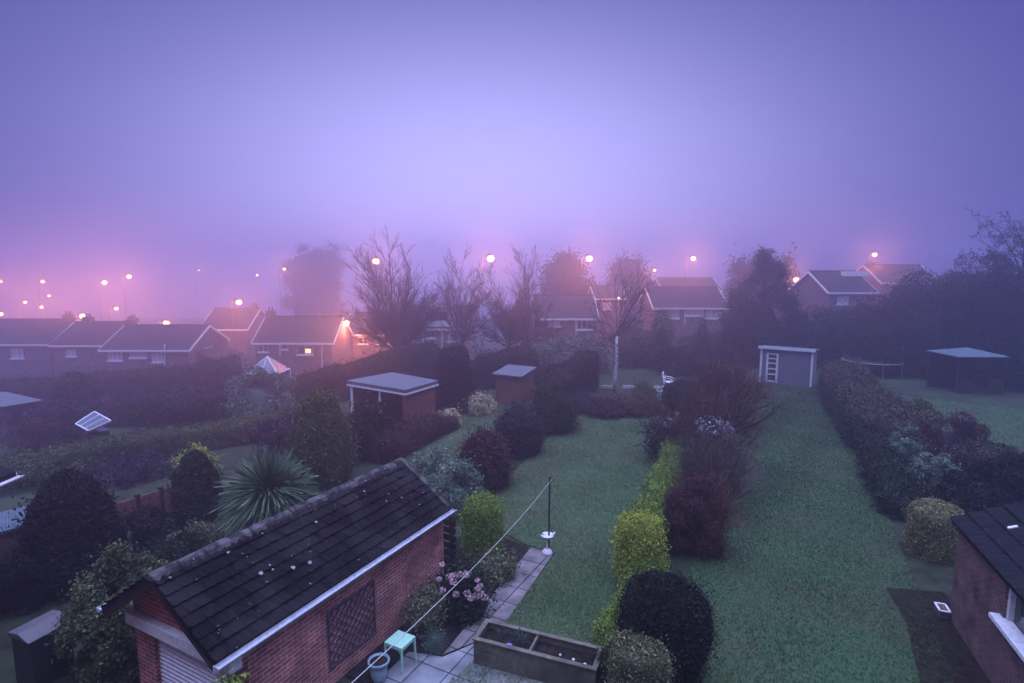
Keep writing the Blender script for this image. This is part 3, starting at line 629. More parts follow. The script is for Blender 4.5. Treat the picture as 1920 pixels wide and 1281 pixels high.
# estate houses beyond the gardens; fronts face the camera side
def estate(label, px0, px1, Yf, D, py_e, py_r, wins, name='house', brick='brick_far', chim=(), verge='white', fascia=True, pipes=(), group='estate houses beyond the gardens', hip=None, extra=None):
    Yr = Yf+D/2; x0 = aty(px0, py_e, Yf).x; x1 = aty(px1, py_e, Yf).x; ze = aty(px0, py_e, Yf).z; zr = aty((px0+px1)/2, py_r, Yr).z
    zg = float(hgt((x0+x1)/2, Yf)); zb = min(float(hgt(x0, Yf)), float(hgt(x1, Yf)))-.6
    H_ = thing(name, ((x0+x1)/2, Yr, zg), label, 'house', group); ov = .25
    w = MB(); sl = (zr-ze)/(D/2)
    w.prism([(x0, Yf, zb), (x0, Yf+D, zb), (x0, Yf+D, ze), (x0, Yr, zr-.1), (x0, Yf, ze)], (x1-x0, 0, 0)); w.build('wall', M[brick], H_)
    r_ = MB(); y0, y1 = Yf-ov, Yf+D+ov; zo = ze-sl*ov
    r_.prism([(x0-ov, y0, zo+.02), (x0-ov, Yr, zr+.02), (x0-ov, y1, zo+.02), (x0-ov, y1, zo+.14), (x0-ov, Yr, zr+.15), (x0-ov, y0, zo+.14)], (x1-x0+2*ov, 0, 0))
    rf = r_.build('roof', M['tile_far'], H_)
    cx = MB(); cx.bar((x0-ov, Yr, zr+.17), (x1+ov, Yr, zr+.17), .22, .1); cx.build('ridge_tiles', M['tile_far'], rf)
    for f, ww, hh in chim:
        x = x0+(x1-x0)*f; c = MB(); c.box(x-ww/2, x+ww/2, Yr-.35, Yr+.35, zr-.4, zr+hh)
        ch = c.build('chimney', M[brick], rf); c = MB()
        for dx in (-.2, .2): c.lathe((x+dx*ww, Yr, zr+hh), [(.12, 0), (.1, .3), (.12, .35)], 8)
        c.build('chimney_pot', M['brick_far'], ch)
    if verge:
        for x in (x0-ov-.02, x1+ov+.02):
            b = MB(); b.bar((x, y0, zo), (x, Yr, zr+.03), .05, .22); b.bar((x, y1, zo), (x, Yr, zr+.03), .05, .22); b.build('bargeboard', M[verge], H_)
    if fascia:
        f = MB(); f.box(x0-ov, x1+ov, y0-.06, y0-.003, zo-.06, zo+.13); f.build('fascia', M['white'], H_)
    for p, pa, pb_ in pipes:
        a = aty(p, pa, Yf-.1); b2 = aty(p, pb_, Yf-.1); MB().tube([a, b2], .055, 6).build('downpipe', M['white'], H_)
    for wq in wins:
        ax, ay, bx, by = wq[:4]; k = wq[4] if len(wq) > 4 else 'glass'; nm = wq[5] if len(wq) > 5 else 2
        a = aty(ax, ay, Yf-.02); b2 = aty(bx, by, Yf-.02)
        p = MB(); p.box(a.x, b2.x, Yf-.02, Yf-.004, b2.z, a.z); wo = p.build('window', M[k if k != 'lit' else 'glass'], H_)
        fr = MB(); t_ = .07
        fr.box(a.x, b2.x, Yf-.06, Yf-.021, a.z-t_, a.z); fr.box(a.x, b2.x, Yf-.06, Yf-.021, b2.z, b2.z+t_)
        for i in range(nm+1):
            x = a.x+(b2.x-a.x)*i/nm; fr.box(max(a.x, x-t_/2), min(b2.x, x+t_/2), Yf-.066, Yf-.024, b2.z+t_, a.z-t_)
        fr.build('frame', M['white'], wo); sl_ = MB(); sl_.box(a.x-.1, b2.x+.1, Yf-.16, Yf-.001, b2.z-.13, b2.z-.002); sl_.build('sill', M['white'], wo)
        if k == 'lit':
            l = aty(bx-13, by-8, Yf-.02); MB().box(b2.x-.75, b2.x-.2, Yf-.03, Yf-.022, b2.z+.15, b2.z+.6).build('lit_pane', M['lit'], wo)
    return H_, (x0, x1, ze, zr, Yr)
GRP = 'estate houses beyond the gardens'
estate('terraced brick house at the far left edge, roof highest of its stepped row', -70, 92, 62, 8, 645, 601, [(20, 655, 45, 672, 'curtain')], chim=((.93, 1.0, .7),))
estate('brick house in the stepped row with a white sloping verge and two chimneys', 98, 212, 60, 7.5, 647, 606, [(124, 656, 143, 668, 'curtain')], chim=((.2, .9, .7), (.98, .8, .6)))
hc, _ = estate('long low brick house with six white framed windows and dark roof at left', 192, 352, 57, 8, 656, 612, [(202, 661, 230, 676, 'curtain', 3), (243, 661, 275, 671, 'curtain', 4), (285, 661, 307, 679, 'curtain', 2), (206, 700, 233, 722, 'curtain', 3), (246, 702, 271, 716, 'curtain', 2)], pipes=((309, 645, 690),), chim=((.05, .9, .7),))
hx = ORG[hc.name]; x1 = aty(352, 656, 57).x
def side_window(H_, x, y0, y1, z0, z1):
    wo = MB().box(x+.002, x+.02, y0, y1, z0, z1).build('window', M['curtain'], H_); fr = MB(); fr.box(x+.02, x+.06, y0, y1, z1-.08, z1); fr.box(x+.02, x+.06, y0, y0+.07, z0, z1-.08); fr.box(x+.02, x+.06, y1-.07, y1, z0, z1-.08); fr.build('frame', M['white'], wo)
    MB().box(x+.002, x+.16, y0-.1, y1+.1, z0-.12, z0-.002).build('sill', M['white'], wo)
side_window(hc, x1, 60.2, 61.8, aty(385, 664, 61).z, aty(385, 650, 61).z)
wg = MB(); ze = aty(352, 656, 57).z; wx = x1
wg.prism([(wx, 58.5, ze-3.5), (wx+4.2, 58.5, ze-5.5), (wx+4.2, 64, ze-5.5), (wx, 64, ze-3.5)], (0, 0, 3.1)); wg.build('lean_to', M['tile_far'], hc)
estate('brick house with one lit yellow window and a white fascia behind the glass conservatory', 478, 622, 58, 7, 642, 596, [(484, 645, 503, 660, 'glass', 2), (527, 645, 540, 655, 'glass', 1), (557, 648, 587, 665, 'lit', 2)], chim=((.04, .8, .75),), pipes=((525, 643, 668), (604, 646, 690)))
estate('faint hipped house behind and above the long low house in the fog', 378, 462, 74, 8, 617, 580, [(384, 622, 400, 632, 'curtain')], chim=((.9, .8, .6),))
estate('faint house whose small white gable peeps over the lit window house', 590, 640, 76, 7, 610, 588, [(600, 618, 616, 630, 'curtain')], chim=())
estate('brick house washed pink by the street lamp close to its gable', 652, 745, 66, 8, 627, 588, [(672, 632, 690, 645), (706, 632, 728, 645)], chim=((.8, .8, .6),))
h3, (hx0, hx1, hze, hzr, hyr) = estate('brick house with a wide white flat roofed dormer behind the big bare trees', 752, 872, 55, 8, 616, 576, [(760, 628, 775, 639), (800, 620, 815, 634), (840, 624, 866, 640, 'curtain', 2)], brick='brick_pale', pipes=((793, 620, 660), (829, 620, 652)))
dm = MB(); a = aty(786, 613, 54.6); b2 = aty(850, 580, 54.6); dm.box(a.x, b2.x, 54.6, 58.8, a.z, b2.z); dmo = dm.build('dormer', M['white'], h3)
a2 = aty(797, 601, 54.58); c2 = aty(838, 585, 54.58); MB().box(a2.x, c2.x, 54.57, 54.59, a2.z, c2.z).build('window', M['glass'], dmo); MB().box(a.x-.2, b2.x+.2, 54.4, 58.9, b2.z+.01, b2.z+.16).build('flat_roof', M['felt'], dmo)
a = aty(755, 670, 53.5); b2 = aty(822, 667, 53.5); wb = MB().box(a.x, b2.x, 53.4, 54.98, a.z-.05, a.z+.12).build('porch_roof', M['white'], h3)
estate('low brick house with a hipped dark roof and three white windows in the middle distance', 1008, 1118, 56, 8, 597, 556, [(996, 606, 1012, 618, 'curtain'), (1030, 603, 1050, 612, 'curtain'), (1082, 600, 1110, 618, 'glass', 3)][1:], pipes=((1080, 597, 630),))
estate('faint house with a bright white gable between the bare trees and the silver birch', 1118, 1170, 72, 7, 560, 538, [(1130, 568, 1146, 580, 'curtain')], chim=())
estate('brick house with a tall chimney, white bargeboards and three upper windows near the dark conifer', 1228, 1362, 63, 7.5, 577, 541, [(1254, 580, 1273, 597, 'curtain', 1), (1286, 580, 1318, 592, 'curtain', 3), (1324, 580, 1352, 597, 'curtain', 3)], chim=((.02, .9, .9),), pipes=((1284, 577, 608), (1318, 577, 612)))
estate('faint roof standing behind the brick house with the tall chimney', 1245, 1350, 82, 8, 545, 523, [(1290, 550, 1305, 558, 'curtain')], chim=())
h6, (gx0, gx1, gze, gzr, gyr) = estate('pale gabled house with white bargeboards and roof lights beyond the right hand trees', 1556, 1640, 58, 8, 548, 511, [(1570, 556, 1590, 570, 'curtain')], chim=())
sk = MB(); 
for p in (1590, 1616):
    c = aty(p, 518, 60.8); sk.box(c.x-.5, c.x+.5, 60.3, 61.3, c.z, c.z+.5)
sk.build('roof_light', M['white'], h6)
estate('faint far roof furthest right beyond the trees under a street lamp', 1655, 1760, 74, 8, 530, 499, [(1680, 540, 1700, 552, 'curtain')], chim=((.1, .8, .5),))

# conservatory
cc = aty(520, 690, 44); cz = float(hgt(cc.x, 44)); cons = thing('conservatory', (cc.x, 44, cz), 'glass conservatory with white glazing bars and a pyramid roof among dark shrubs', 'conservatory')
apex = aty(501, 668, 45.2); e1 = aty(480, 690, 44); e2 = aty(544, 716, 42.5); ez = e2.z; hw = 1.25
ce = [Vector((apex.x+dx*hw, 45.2+dy*hw, ez+.3)) for dx, dy in ((-1, -1), (1, -1), (1, 1), (-1, 1))]
q = MB()
for i in range(4): q.quad(ce[i], ce[(i+1) % 4], apex)
q.build('roof', M['roofglass'], cons); q = MB()
for i in range(4):
    q.bar(ce[i], apex, .06); q.bar(ce[i], ce[(i+1) % 4], .07); q.bar(ce[i], ce[i]-Vector((0, 0, 2.3)), .1)
    m_ = ce[i].lerp(ce[(i+1) % 4], .5); q.bar(m_, apex.lerp(m_, .12), .04)
q.build('frame', M['white'], cons); q = MB()
for i in range(4): a, b2 = ce[i], ce[(i+1) % 4]; q.quad(a, b2, b2-Vector((0, 0, 2.3)), a-Vector((0, 0, 2.3)))
q.build('glazing', M['glass'], cons)

# flat roofed timber pavilion in the left garden
def at_t(px, py, Y): return aty(px, py, Y)
zr = aty(650, 715, 27.5).z
pr = [at(650, 716, zr), at(760, 734, zr), at(822, 716, zr), at(735, 700, zr)]
cen = sum(pr, Vector())/4; pz = float(hgt(cen.x, cen.y)); pav = thing('summer_house', (cen.x, cen.y, pz), 'open timber summer house with a pale flat felt roof beside the dark clipped column', 'summer house')
q = MB().prism([p+Vector((0, 0, -.1)) for p in pr], (0, 0, .16)); q.build('roof', M['felt'], pav)
ins = [cen.lerp(p, .9) for p in pr]; q = MB().prism([p+Vector((0, 0, -.19)) for p in [cen.lerp(p, 1.004) for p in pr]], (0, 0, .088)); q.build('fascia', M['white'], pav)
for i in (0, 1, 2, 3):
    p = ins[i]; MB().box(p.x-.06, p.x+.06, p.y-.06, p.y+.06, pz-.3, zr-.2).build('post', M['white'] if i == 0 else M['wood_red'], pav)
pm = ins[0].lerp(ins[1], .55); MB().box(pm.x-.05, pm.x+.05, pm.y-.05, pm.y+.05, pz-.3, zr-.2).build('post', M['white'], pav)
q = MB()
for a, b2 in ((ins[1], ins[2]), (ins[2], ins[3]), (ins[3], ins[0])):
    d_ = (b2-a); q.prism([a+Vector((0, 0, pz-.4-a.z)), b2+Vector((0, 0, pz-.4-b2.z)), b2+Vector((0, 0, -.2)), a+Vector((0, 0, -.2))], d_.cross(Vector((0, 0, 1))).normalized()*.04)
    for k in range(1, 8): m_ = a.lerp(b2, k/8); q.bar(m_+Vector((0, 0, pz-.4-m_.z)), m_+Vector((0, 0, -.21)), .05)
q.build('wall', M['wood_red'], pav)
# small red shed
c = gnd(965, 752); zt = aty(965, 697, c.y).z; rs = thing('garden_shed', c, 'small red brown shed with a pale shallow roof between hedge and summer house', 'shed')
q = MB(); q.obox(c+Vector((0, 0, (zt-c.z)/2-.15)), du*.8, dv*.8, (0, 0, (zt-c.z)/2+.05)); q.build('wall', M['wood_red'], rs)
q = MB(); A_ = [c+du*a*.95+dv*b2*.95 for a, b2 in ((-1, -1), (-1, 1), (1, 1), (1, -1))]
zz = [zt-.12-c.z, zt-.12-c.z, zt+.12-c.z, zt+.12-c.z]; q.prism([A_[i]+Vector((0, 0, zz[i])) for i in range(4)], (0, 0, .08)); q.build('roof', M['felt'], rs)
# white trimmed shed on the right lawn
YS = 35.2
sa = aty(1427, 652, 36.3); sb = aty(1526, 657, 34.6); zt = sb.z+.05; sh_d = (Vector((sb.x-sa.x, sb.y-sa.y, 0))).normalized(); sh_n = Vector((sh_d.y, -sh_d.x, 0)); Ls = (Vector((sb.x-sa.x, sb.y-sa.y, 0))).length
s0 = Vector((sa.x, sa.y, -.1)); shd = thing('garden_shed', s0+sh_d*Ls/2, 'grey boarded garden shed with white corner trims and a white glazed door', 'shed')
def Q3(a, n_, z): return s0+sh_d*a-sh_n*n_+Vector((0, 0, z))
q = MB(); q.obox(Q3(Ls/2, 1.0, 1.0), sh_d*(Ls/2-.03), sh_n*1.0, (0, 0, 1.05))
for k in range(13): q.obox(Q3(Ls/2, -.006, .12+.15*k), sh_d*(Ls/2-.09), sh_n*.008, (0, 0, .012))
q.build('wall', M['wood_grey'], shd)
q = MB()
q.prism([Q3(-.12, -.16, zt+.03), Q3(-.12, 2.2, zt-.2), Q3(-.12, 2.2, zt-.13), Q3(-.12, -.16, zt+.1)], sh_d*(Ls+.24)); q.build('roof', M['felt'], shd)
q = MB(); q.obox(Q3(Ls/2, -.175, zt+.03), sh_d*(Ls/2+.13), sh_n*.015, (0, 0, .09)); q.build('fascia', M['white'], shd)
for a in (.05, Ls-.05): MB().obox(Q3(a, -.03, (zt-.06)/2), sh_d*.06, sh_n*.03, (0, 0, (zt-.06)/2)).build('corner_trim', M['white'], shd)
q = MB(); dx0, dx1 = .36, 1.06
for a in (dx0+.06, dx1-.06): q.obox(Q3(a, -.03, .95), sh_d*.06, sh_n*.025, (0, 0, .93))
for z in (.1, .55, .9, 1.25, 1.55, 1.83): q.obox(Q3((dx0+dx1)/2, -.03, z), sh_d*((dx1-dx0)/2-.12), sh_n*.022, (0, 0, .04))
do = q.build('door', M['white'], shd); MB().obox(Q3((dx0+dx1)/2, -.015, .95), sh_d*((dx1-dx0)/2-.11), sh_n*.006, (0, 0, .9)).build('pane', M['glass'], do)
# dark gazebo right
gc = gnd(1815, 732); gz = gc.z; zt = aty(1790, 653, gc.y).z; gzb = thing('gazebo', gc, 'dark open timber shelter with a pale blue hipped roof beyond the right hedge', 'gazebo')
gc = gc+Vector((-.3, 0, 0)); rw = 1.5; ez = aty(1815, 663, gc.y).z
q = MB(); cr = [gc+Vector((dx*rw, dy*rw*.9, ez-gz)) for dx, dy in ((-1, -1), (1, -1), (1, 1), (-1, 1))]; ap = gc+Vector((0, 0, ez-gz+.38))
for i in range(4): q.quad(cr[i], cr[(i+1) % 4], ap)
q.quad(*[p-Vector((0, 0, .06)) for p in cr][::-1])
for i in range(4): q.quad(cr[i], cr[i]-Vector((0, 0, .06)), cr[(i+1) % 4]-Vector((0, 0, .06)), cr[(i+1) % 4])
q.build('roof', M['felt2'], gzb)
for p in cr: MB().box(gc.x+(p.x-gc.x)*.88-.06, gc.x+(p.x-gc.x)*.88+.06, gc.y+(p.y-gc.y)*.88-.06, gc.y+(p.y-gc.y)*.88+.06, gz-.2, ez-.06).build('post', M['wood_dark'], gzb)
q = MB(); k = .86; q.box(gc.x-rw*k, gc.x+rw*k, gc.y+rw*.75, gc.y+rw*.8, gz-.1, ez-.07); q.build('back_panel', M['wood_dark'], gzb)
for x0_, x1_ in ((-rw*k, -.4), (.5, rw*k)): MB().box(gc.x+x0_, gc.x+x1_, gc.y-rw*.8, gc.y-rw*.75, gz-.1, gz+.9).build('front_panel', M['wood_dark'], gzb)
# trampoline
tc_ = gnd(1662, 712); tc_ = tc_+Vector((.3, 2.2, 0)); trp = thing('trampoline', tc_, 'round dark trampoline with a thin rim and short pale posts behind the brown hedge', 'trampoline')
q = MB(); q.tube([tc_+Vector((math.cos(a)*1.9, math.sin(a)*1.9, .95)) for a in np.linspace(0, 2*math.pi, 33)], .035, 6, cap=False); q.build('rim', M['lampmetal'], trp)
q = MB(); q.lathe(tc_+Vector((0, 0, .93)), [(1.86, 0), (1.86, .004)], 32); q.build('mat', M['black'], trp)
for k in range(6):
    a = k*math.pi/3+.35; p = tc_+Vector((math.cos(a)*1.85, math.sin(a)*1.85, 0)); MB().tube([p-Vector((0, 0, .05)), p+Vector((0, 0, .93))], .03, 6).build('leg', M['lampmetal'], trp)
# greenhouse roof, pale outbuilding, sheet roofed lean-to and neighbour's eaves on the left
def small_house(name, label, cat, corners_px, z, wall_h, roofm, wallm, tilt=(0, 0, 0, 0), th=.06):
    P4 = [at(px, py, z+tl) for (px, py), tl in zip(corners_px, tilt)]; cen = sum(P4, Vector())/len(P4); gz = float(hgt(cen.x, cen.y))
    o = thing(name, (cen.x, cen.y, gz), label, cat); MB().prism([p for p in P4], (0, 0, th)).build('roof', roofm, o)
    q = MB(); I = [cen.lerp(p, .9) for p in P4]; q.prism([Vector((p.x, p.y, gz-.4)) for p in I], (0, 0, z+min(tilt)-gz+.35)); q.build('wall', wallm, o)
    return o, P4, cen, gz
o, P4, cen, gz = small_house('greenhouse', 'small greenhouse with a pale glazed sloping roof among dark bushes at left', 'greenhouse', [(142, 798), (166, 811), (208, 792), (177, 775)], -.4, 1.6, M['roofglass'], M['glass'], tilt=(0, 0, .35, .35))
q = MB()
for i in range(4): q.bar(P4[i]+Vector((0, 0, .08)), P4[(i+1) % 4]+Vector((0, 0, .08)), .05)
for f in (.33, .66): q.bar(P4[0].lerp(P4[1], f)+Vector((0, 0, .08)), P4[3].lerp(P4[2], f)+Vector((0, 0, .08)), .03)
q.build('frame', M['white'], o)
small_house('outbuilding', 'low outbuilding with a pale flat roof cut by the left edge of the view', 'outbuilding', [(-60, 764), (8, 764), (82, 752), (14, 737), (-60, 733)], -1.4, 1.6, M['felt'], M['brick_dark'], tilt=(0,)*5)
o, P4, cen, gz = small_house('lean_to_shed', 'lean-to shed with a stained pale corrugated sheet roof at the left edge', 'shed', [(-60, 1022), (66, 985), (68, 950), (-60, 980)], .9, 1.4, M['felt2'], M['brick_dark'], tilt=(0, 0, .15, .15))
q = MB()
for k in range(22): f = k/21; q.bar(P4[0].lerp(P4[3], 0).lerp(P4[1], f)+Vector((0, 0, .07)), P4[3].lerp(P4[2], f)+Vector((0, 0, .07)), .035, .03)
q.build('corrugation', M['felt2'], o)
nh0 = aty(-40, 990, 11.5); nh = thing('neighbour_house', (nh0.x, nh0.y, -.3), 'corner of a dark house with a white gutter end at the left edge', 'house')
gp = aty(22, 905, 11.2); q = MB(); q.box(gp.x-4, gp.x-.75, gp.y-2.5, gp.y+.02, -.6, gp.z-.05); q.build('wall', M['brick_dark'], nh)
q = MB(); q.prism([(gp.x+.02, gp.y-2.8, gp.z+.1), (gp.x-4, gp.y-2.8, gp.z+1.9), (gp.x-4, gp.y-2.8, gp.z+2.0), (gp.x+.02, gp.y-2.8, gp.z+.2)], (0, 2.9, 0)); q.build('roof', M['tile_dark'], nh)
gutter_run((gp.x+.08, gp.y-2.8, gp.z+.1), (gp.x+.08, gp.y+.15, gp.z+.1), .06, M['white'], nh)
q = MB(); q.prism([(gp.x, gp.y+.11, gp.z+.06), (gp.x-1.5, gp.y+.11, gp.z+.73), (gp.x-1.5, gp.y+.11, gp.z+.83), (gp.x, gp.y+.11, gp.z+.17)], (0, .03, 0)); q.build('bargeboard', M['white'], nh)

# ------------------------------------------------------------------ garden furniture
# clothes pole + line
pp = Vector((.93, 13.79, 0)); po = thing('clothes_pole', pp, 'tall thin dark steel clothes pole at the end of the slab path', 'pole')
MB().tube([pp, pp+Vector((.01, 0, 1.97))], [.026, .022], 8).build('pole', M['metal'], po); MB().lathe(pp+Vector((.01, 0, 1.97)), [(.03, 0), (.034, .03), (.015, .06)], 8).build('cap', M['metal'], po)
MB().tube([pp+Vector((.03, 0, 1.88)), pp+Vector((.09, -.02, 1.9)), pp+Vector((.1, -.02, 1.95))], .008, 5).build('hook', M['metal'], po)
a = pp+Vector((.05, -.01, 1.93)); b2 = aty(655, 1285, 4.6); pts = [a.lerp(b2, k/24)+Vector((0, 0, -.14*4*(k/24)*(1-k/24))) for k in range(25)]; ends = pts[-1]+(pts[-1]-pts[-2])*12
o = MB().tube(pts+[ends], .005, 5).build('washing_line', M['line'], None, a); tag(o, 'pale washing line strung down from the dark clothes pole over the bed', 'washing line')
# bird bath
bq = Vector((.885, 13.72, .02)); bbt = thing('bird_bath', bq, 'white bird bath on a thin stem and domed foot beside the clothes pole', 'bird bath')
MB().lathe(bq, [(.13, 0), (.135, .03), (.115, .08), (.07, .115), (.03, .13)], 20).build('foot', M['stone'], bbt, smooth=True)
MB().lathe(bq, [(.03, .12), (.022, .16), (.02, .3), (.026, .36), (.05, .42)], 14).build('stem', M['stone'], bbt, smooth=True)
MB().lathe(bq, [(.05, .40), (.12, .43), (.165, .49), (.17, .5), (.15, .49), (.06, .45)], 20).build('bowl', M['stone'], bbt, smooth=True)
def bird(label, c, rz, sc, mat):
    b = thing('ornament_bird', c, label, 'ornament', 'small birds on the bird bath'); q = MB(); d = Vector((math.cos(rz), math.sin(rz), 0)); c = Vector(c)
    q.tube([c-d*.05*sc+Vector((0, 0, .03*sc)), c-d*.025*sc+Vector((0, 0, .035*sc)), c+Vector((0, 0, .035*sc)), c+d*.025*sc+Vector((0, 0, .05*sc)), c+d*.035*sc+Vector((0, 0, .066*sc)), c+d*.05*sc+Vector((0, 0, .068*sc)), c+d*.065*sc+Vector((0, 0, .064*sc))], [.004*sc, .012*sc, .026*sc, .022*sc, .018*sc, .013*sc, .002*sc], 8); q.build('body', mat, b, smooth=True)
    q = MB(); q.tube([c-d*.03*sc+Vector((0, 0, .035*sc)), c-d*.085*sc+Vector((0, 0, .028*sc))], [.012*sc, .006*sc], 5); q.build('tail', mat, b)
    q = MB(); q.tube([c+Vector((0, 0, .02*sc)), c+Vector((0, 0, -.004))], .004*sc, 4); q.build('leg', M['metal'], b)
bird('tiny pale ornament bird perched on the right rim of the white bird bath', bq+Vector((.155, -.02, .5)), .6, .9, M['plastic'])
bird('tiny dark ornament bird perched on the left rim of the white bird bath', bq+Vector((-.13, -.03, .5)), 2.8, .9, M['black'])
# mint stool
sc_ = Vector((-2.03, 9.65, .016)); stl = thing('stool', sc_, 'square mint green plastic stool on the patio by the garage', 'stool')
sx_ = Vector((.36, -.19, 0)).normalized()*.2; sy_ = Vector((.19, .36, 0)).normalized()*.2
q = MB(); q.obox(sc_+Vector((0, 0, .485)), sx_, sy_, (0, 0, .012)); q.build('seat', M['mint'], stl, bevel=.008)
q = MB()
for i in (-1, 1): q.obox(sc_+sx_*i*.94+Vector((0, 0, .452)), sx_*.05, sy_*.85, (0, 0, .021)); q.obox(sc_+sy_*i*.94+Vector((0, 0, .452)), sx_*.85, sy_*.05, (0, 0, .021))
q.build('apron', M['mint'], stl)
for i in (-1, 1):
    for j in (-1, 1):
        t_ = sc_+sx_*i*.9+sy_*j*.9; MB().tube([t_+Vector((0, 0, .472)), t_+sx_*i*.08+sy_*j*.08], [.026, .019], 8).build('leg', M['mint'], stl)
# pot
pc = Vector((-2.33, 9.26, .016)); pt = thing('plant_pot', pc, 'blue grey round plastic plant pot of dark soil beside the mint stool', 'plant pot')
MB().lathe(pc, [(.115, 0), (.13, .05), (.165, .33)], 24).build('body', M['pot'], pt, smooth=True)
MB().lathe(pc, [(.165, .32), (.19, .325), (.195, .35), (.19, .375), (.165, .375), (.16, .34)], 24).build('rim', M['pot'], pt, smooth=True)
MB().lathe(pc, [(.155, .345), (.1, .352), (.02, .356)], 18).build('soil', M['soil'], pt)
# raised planter
pc0 = Vector((-.70, 9.67, .016)); pl_d = Vector((2.13, -.83, 0)).normalized(); pl_n = Vector((-pl_d.y, pl_d.x, 0)); PL, PW, PH = 2.25, .6, .5
plt = thing('raised_planter', pc0+pl_d*PL/2+pl_n*PW/2, 'long raised planter of weathered timber boards filled with dark soil', 'planter')
def K3(a, n_, z): return pc0+pl_d*a+pl_n*n_+Vector((0, 0, z))
q = MB()
for n_, z0, z1 in ((.02, 0, .24), (.022, .245, PH-.03), (PW-.02, 0, .24), (PW-.022, .245, PH-.03)): q.obox(K3(PL/2, n_, (z0+z1)/2), pl_d*PL/2, pl_n*.02, (0, 0, (z1-z0)/2))
for a in (.02, PL-.02):
    for z0, z1 in ((0, .24), (.245, PH-.03)): q.obox(K3(a, PW/2, (z0+z1)/2), pl_d*.019, pl_n*(PW/2-.045), (0, 0, (z1-z0)/2))
q.build('side_boards', M['wood'], plt, bevel=.004)
q = MB(); q.obox(K3(PL/2, .02, PH-.015), pl_d*(PL/2+.02), pl_n*.045, (0, 0, .014)); q.obox(K3(PL/2, PW-.02, PH-.015), pl_d*(PL/2+.02), pl_n*.045, (0, 0, .014)); q.obox(K3(.02, PW/2, PH-.015), pl_d*.045, pl_n*(PW/2-.066), (0, 0, .013)); q.obox(K3(PL-.02, PW/2, PH-.015), pl_d*.045, pl_n*(PW/2-.066), (0, 0, .013))
q.build('rim', M['wood'], plt, bevel=.004)
q = MB(); q.bar(K3(1.05, .05, PH-.06), K3(1.05, PW-.05, PH-.06), .04, .06); q.build('divider', M['wood'], plt)
q = MB(); R = random.Random(4); N_ = 40
gr = [[K3(.04+(PL-.08)*i/N_, .04+(PW-.08)*j/10, PH-.15+R.gauss(0, .012)) for j in range(11)] for i in range(N_+1)]
for i in range(N_):
    for j in range(10): q.quad(gr[i][j], gr[i+1][j], gr[i+1][j+1], gr[i][j+1])
q.build('soil', M['soil'], plt)
R = random.Random(12)
for lab, a, n_, k, spread in (('wilted leek with bent pale leaves in the timber planter, middle of three', .83, .33, 8, .17), ('upright green leek shoots in the timber planter, tallest', .68, .42, 9, .10), ('sparse drooping sprout nearest the left end of the timber planter', .42, .3, 6, .14)):
    c = K3(a, n_, PH-.16); pl = thing('leek_plant', c, lab, 'plant', 'leeks in the raised planter'); q = MB()
    for i in range(k):
        an = R.uniform(0, 6.28); dd = Vector((math.cos(an), math.sin(an), 0)); hh = R.uniform(.12, .25); q.tube([c, c+dd*spread*.25+Vector((0, 0, hh*.7)), c+dd*spread*.6+Vector((0, 0, hh)), c+dd*spread+Vector((0, 0, hh*R.uniform(.4, 1.1)))], [.011, .009, .007, .003], 5)
    q.build('leaves', M['leek'] if 'leek' in M else L['glauc'], pl)
for lab, a, n_, r_s in (('smallest pale ball on the planter soil, nearest the divider', 1.55, .3, .024), ('dull grey ball between two others on the planter soil', 1.8, .26, .03), ('largest white ball on the planter soil at the hedge end', 2.02, .2, .036)):
    c = K3(a, n_, PH-.145+r_s*.7); q = MB(); q.lathe(c, [(r_s*math.sin(t_), -r_s*math.cos(t_)*.9) for t_ in np.linspace(.15, 3, 9)], 12); o = q.build('stone_ball', M['pebble'], None, c, smooth=True); tag(o, lab, 'stone', 'pale balls in the planter')
c = K3(.62, .17, PH-.15); q = MB(); q.lathe(c, [(.05, 0), (.06, .05), (.066, .055), (.056, .05), (.045, .01)], 12); o = q.build('flower_pot', plain('blue plastic', (.16, .18, .55)), None, c, smooth=True); tag(o, 'little blue plastic pot half sunk in the planter soil', 'plant pot')
# bin / storage box at the left
bc = gnd(88, 1300); bx = thing('storage_box', bc, 'dark storage box with a worn sloping purple grey lid at lower left', 'storage box')
lp = [at(28, 1197, .85), at(55, 1203, .85), at(135, 1160, .85), at(118, 1138, .92)]; lc_ = sum(lp, Vector())/4
bd = (lp[2]-lp[1]); bd.z = 0; bl = bd.length; bd.normalize(); bnn = Vector((-bd.y, bd.x, 0)); bw_ = .55; b0 = Vector((lp[1].x, lp[1].y, 0)); zg = float(hgt(b0.x, b0.y))
q = MB(); q.obox(b0+bd*bl/2+bnn*bw_/2+Vector((0, 0, (zg+.8)/2)), bd*bl/2*.96, bnn*bw_/2*.94, (0, 0, (.8-zg)/2)); q.build('body', M['black'], bx, bevel=.02)
q = MB(); q.prism([b0-bd*.02+Vector((0, 0, .81)), b0-bd*.02+bnn*bw_*.5+Vector((0, 0, .93)), b0-bd*.02+bnn*bw_+Vector((0, 0, .9)), b0-bd*.02+bnn*bw_+Vector((0, 0, .82))], bd*(bl+.04)); q.build('lid', M['lid'], bx, bevel=.012)
# slatted fence behind the garage
fc = S3(10.9, -7.75, 0); fe = thing('fence', fc, 'short dark slatted fence between the garage end and the clipped bush', 'fence'); fz = float(hgt(fc.x, fc.y))
for a in (-.55, .35): MB().obox(fc+du*.0+dv*a+Vector((0, 0, .6)), du*.04, dv*.04, (0, 0, .7)).build('post', M['wood_dark'], fe)
q = MB()
for k in range(6): q.obox(fc-du*.06+Vector((0, 0, .2+.19*k))-dv*.1, du*.012, dv*.6, (0, 0, .07))
q.build('slat_panel', M['wood_dark'], fe); gutter = 0
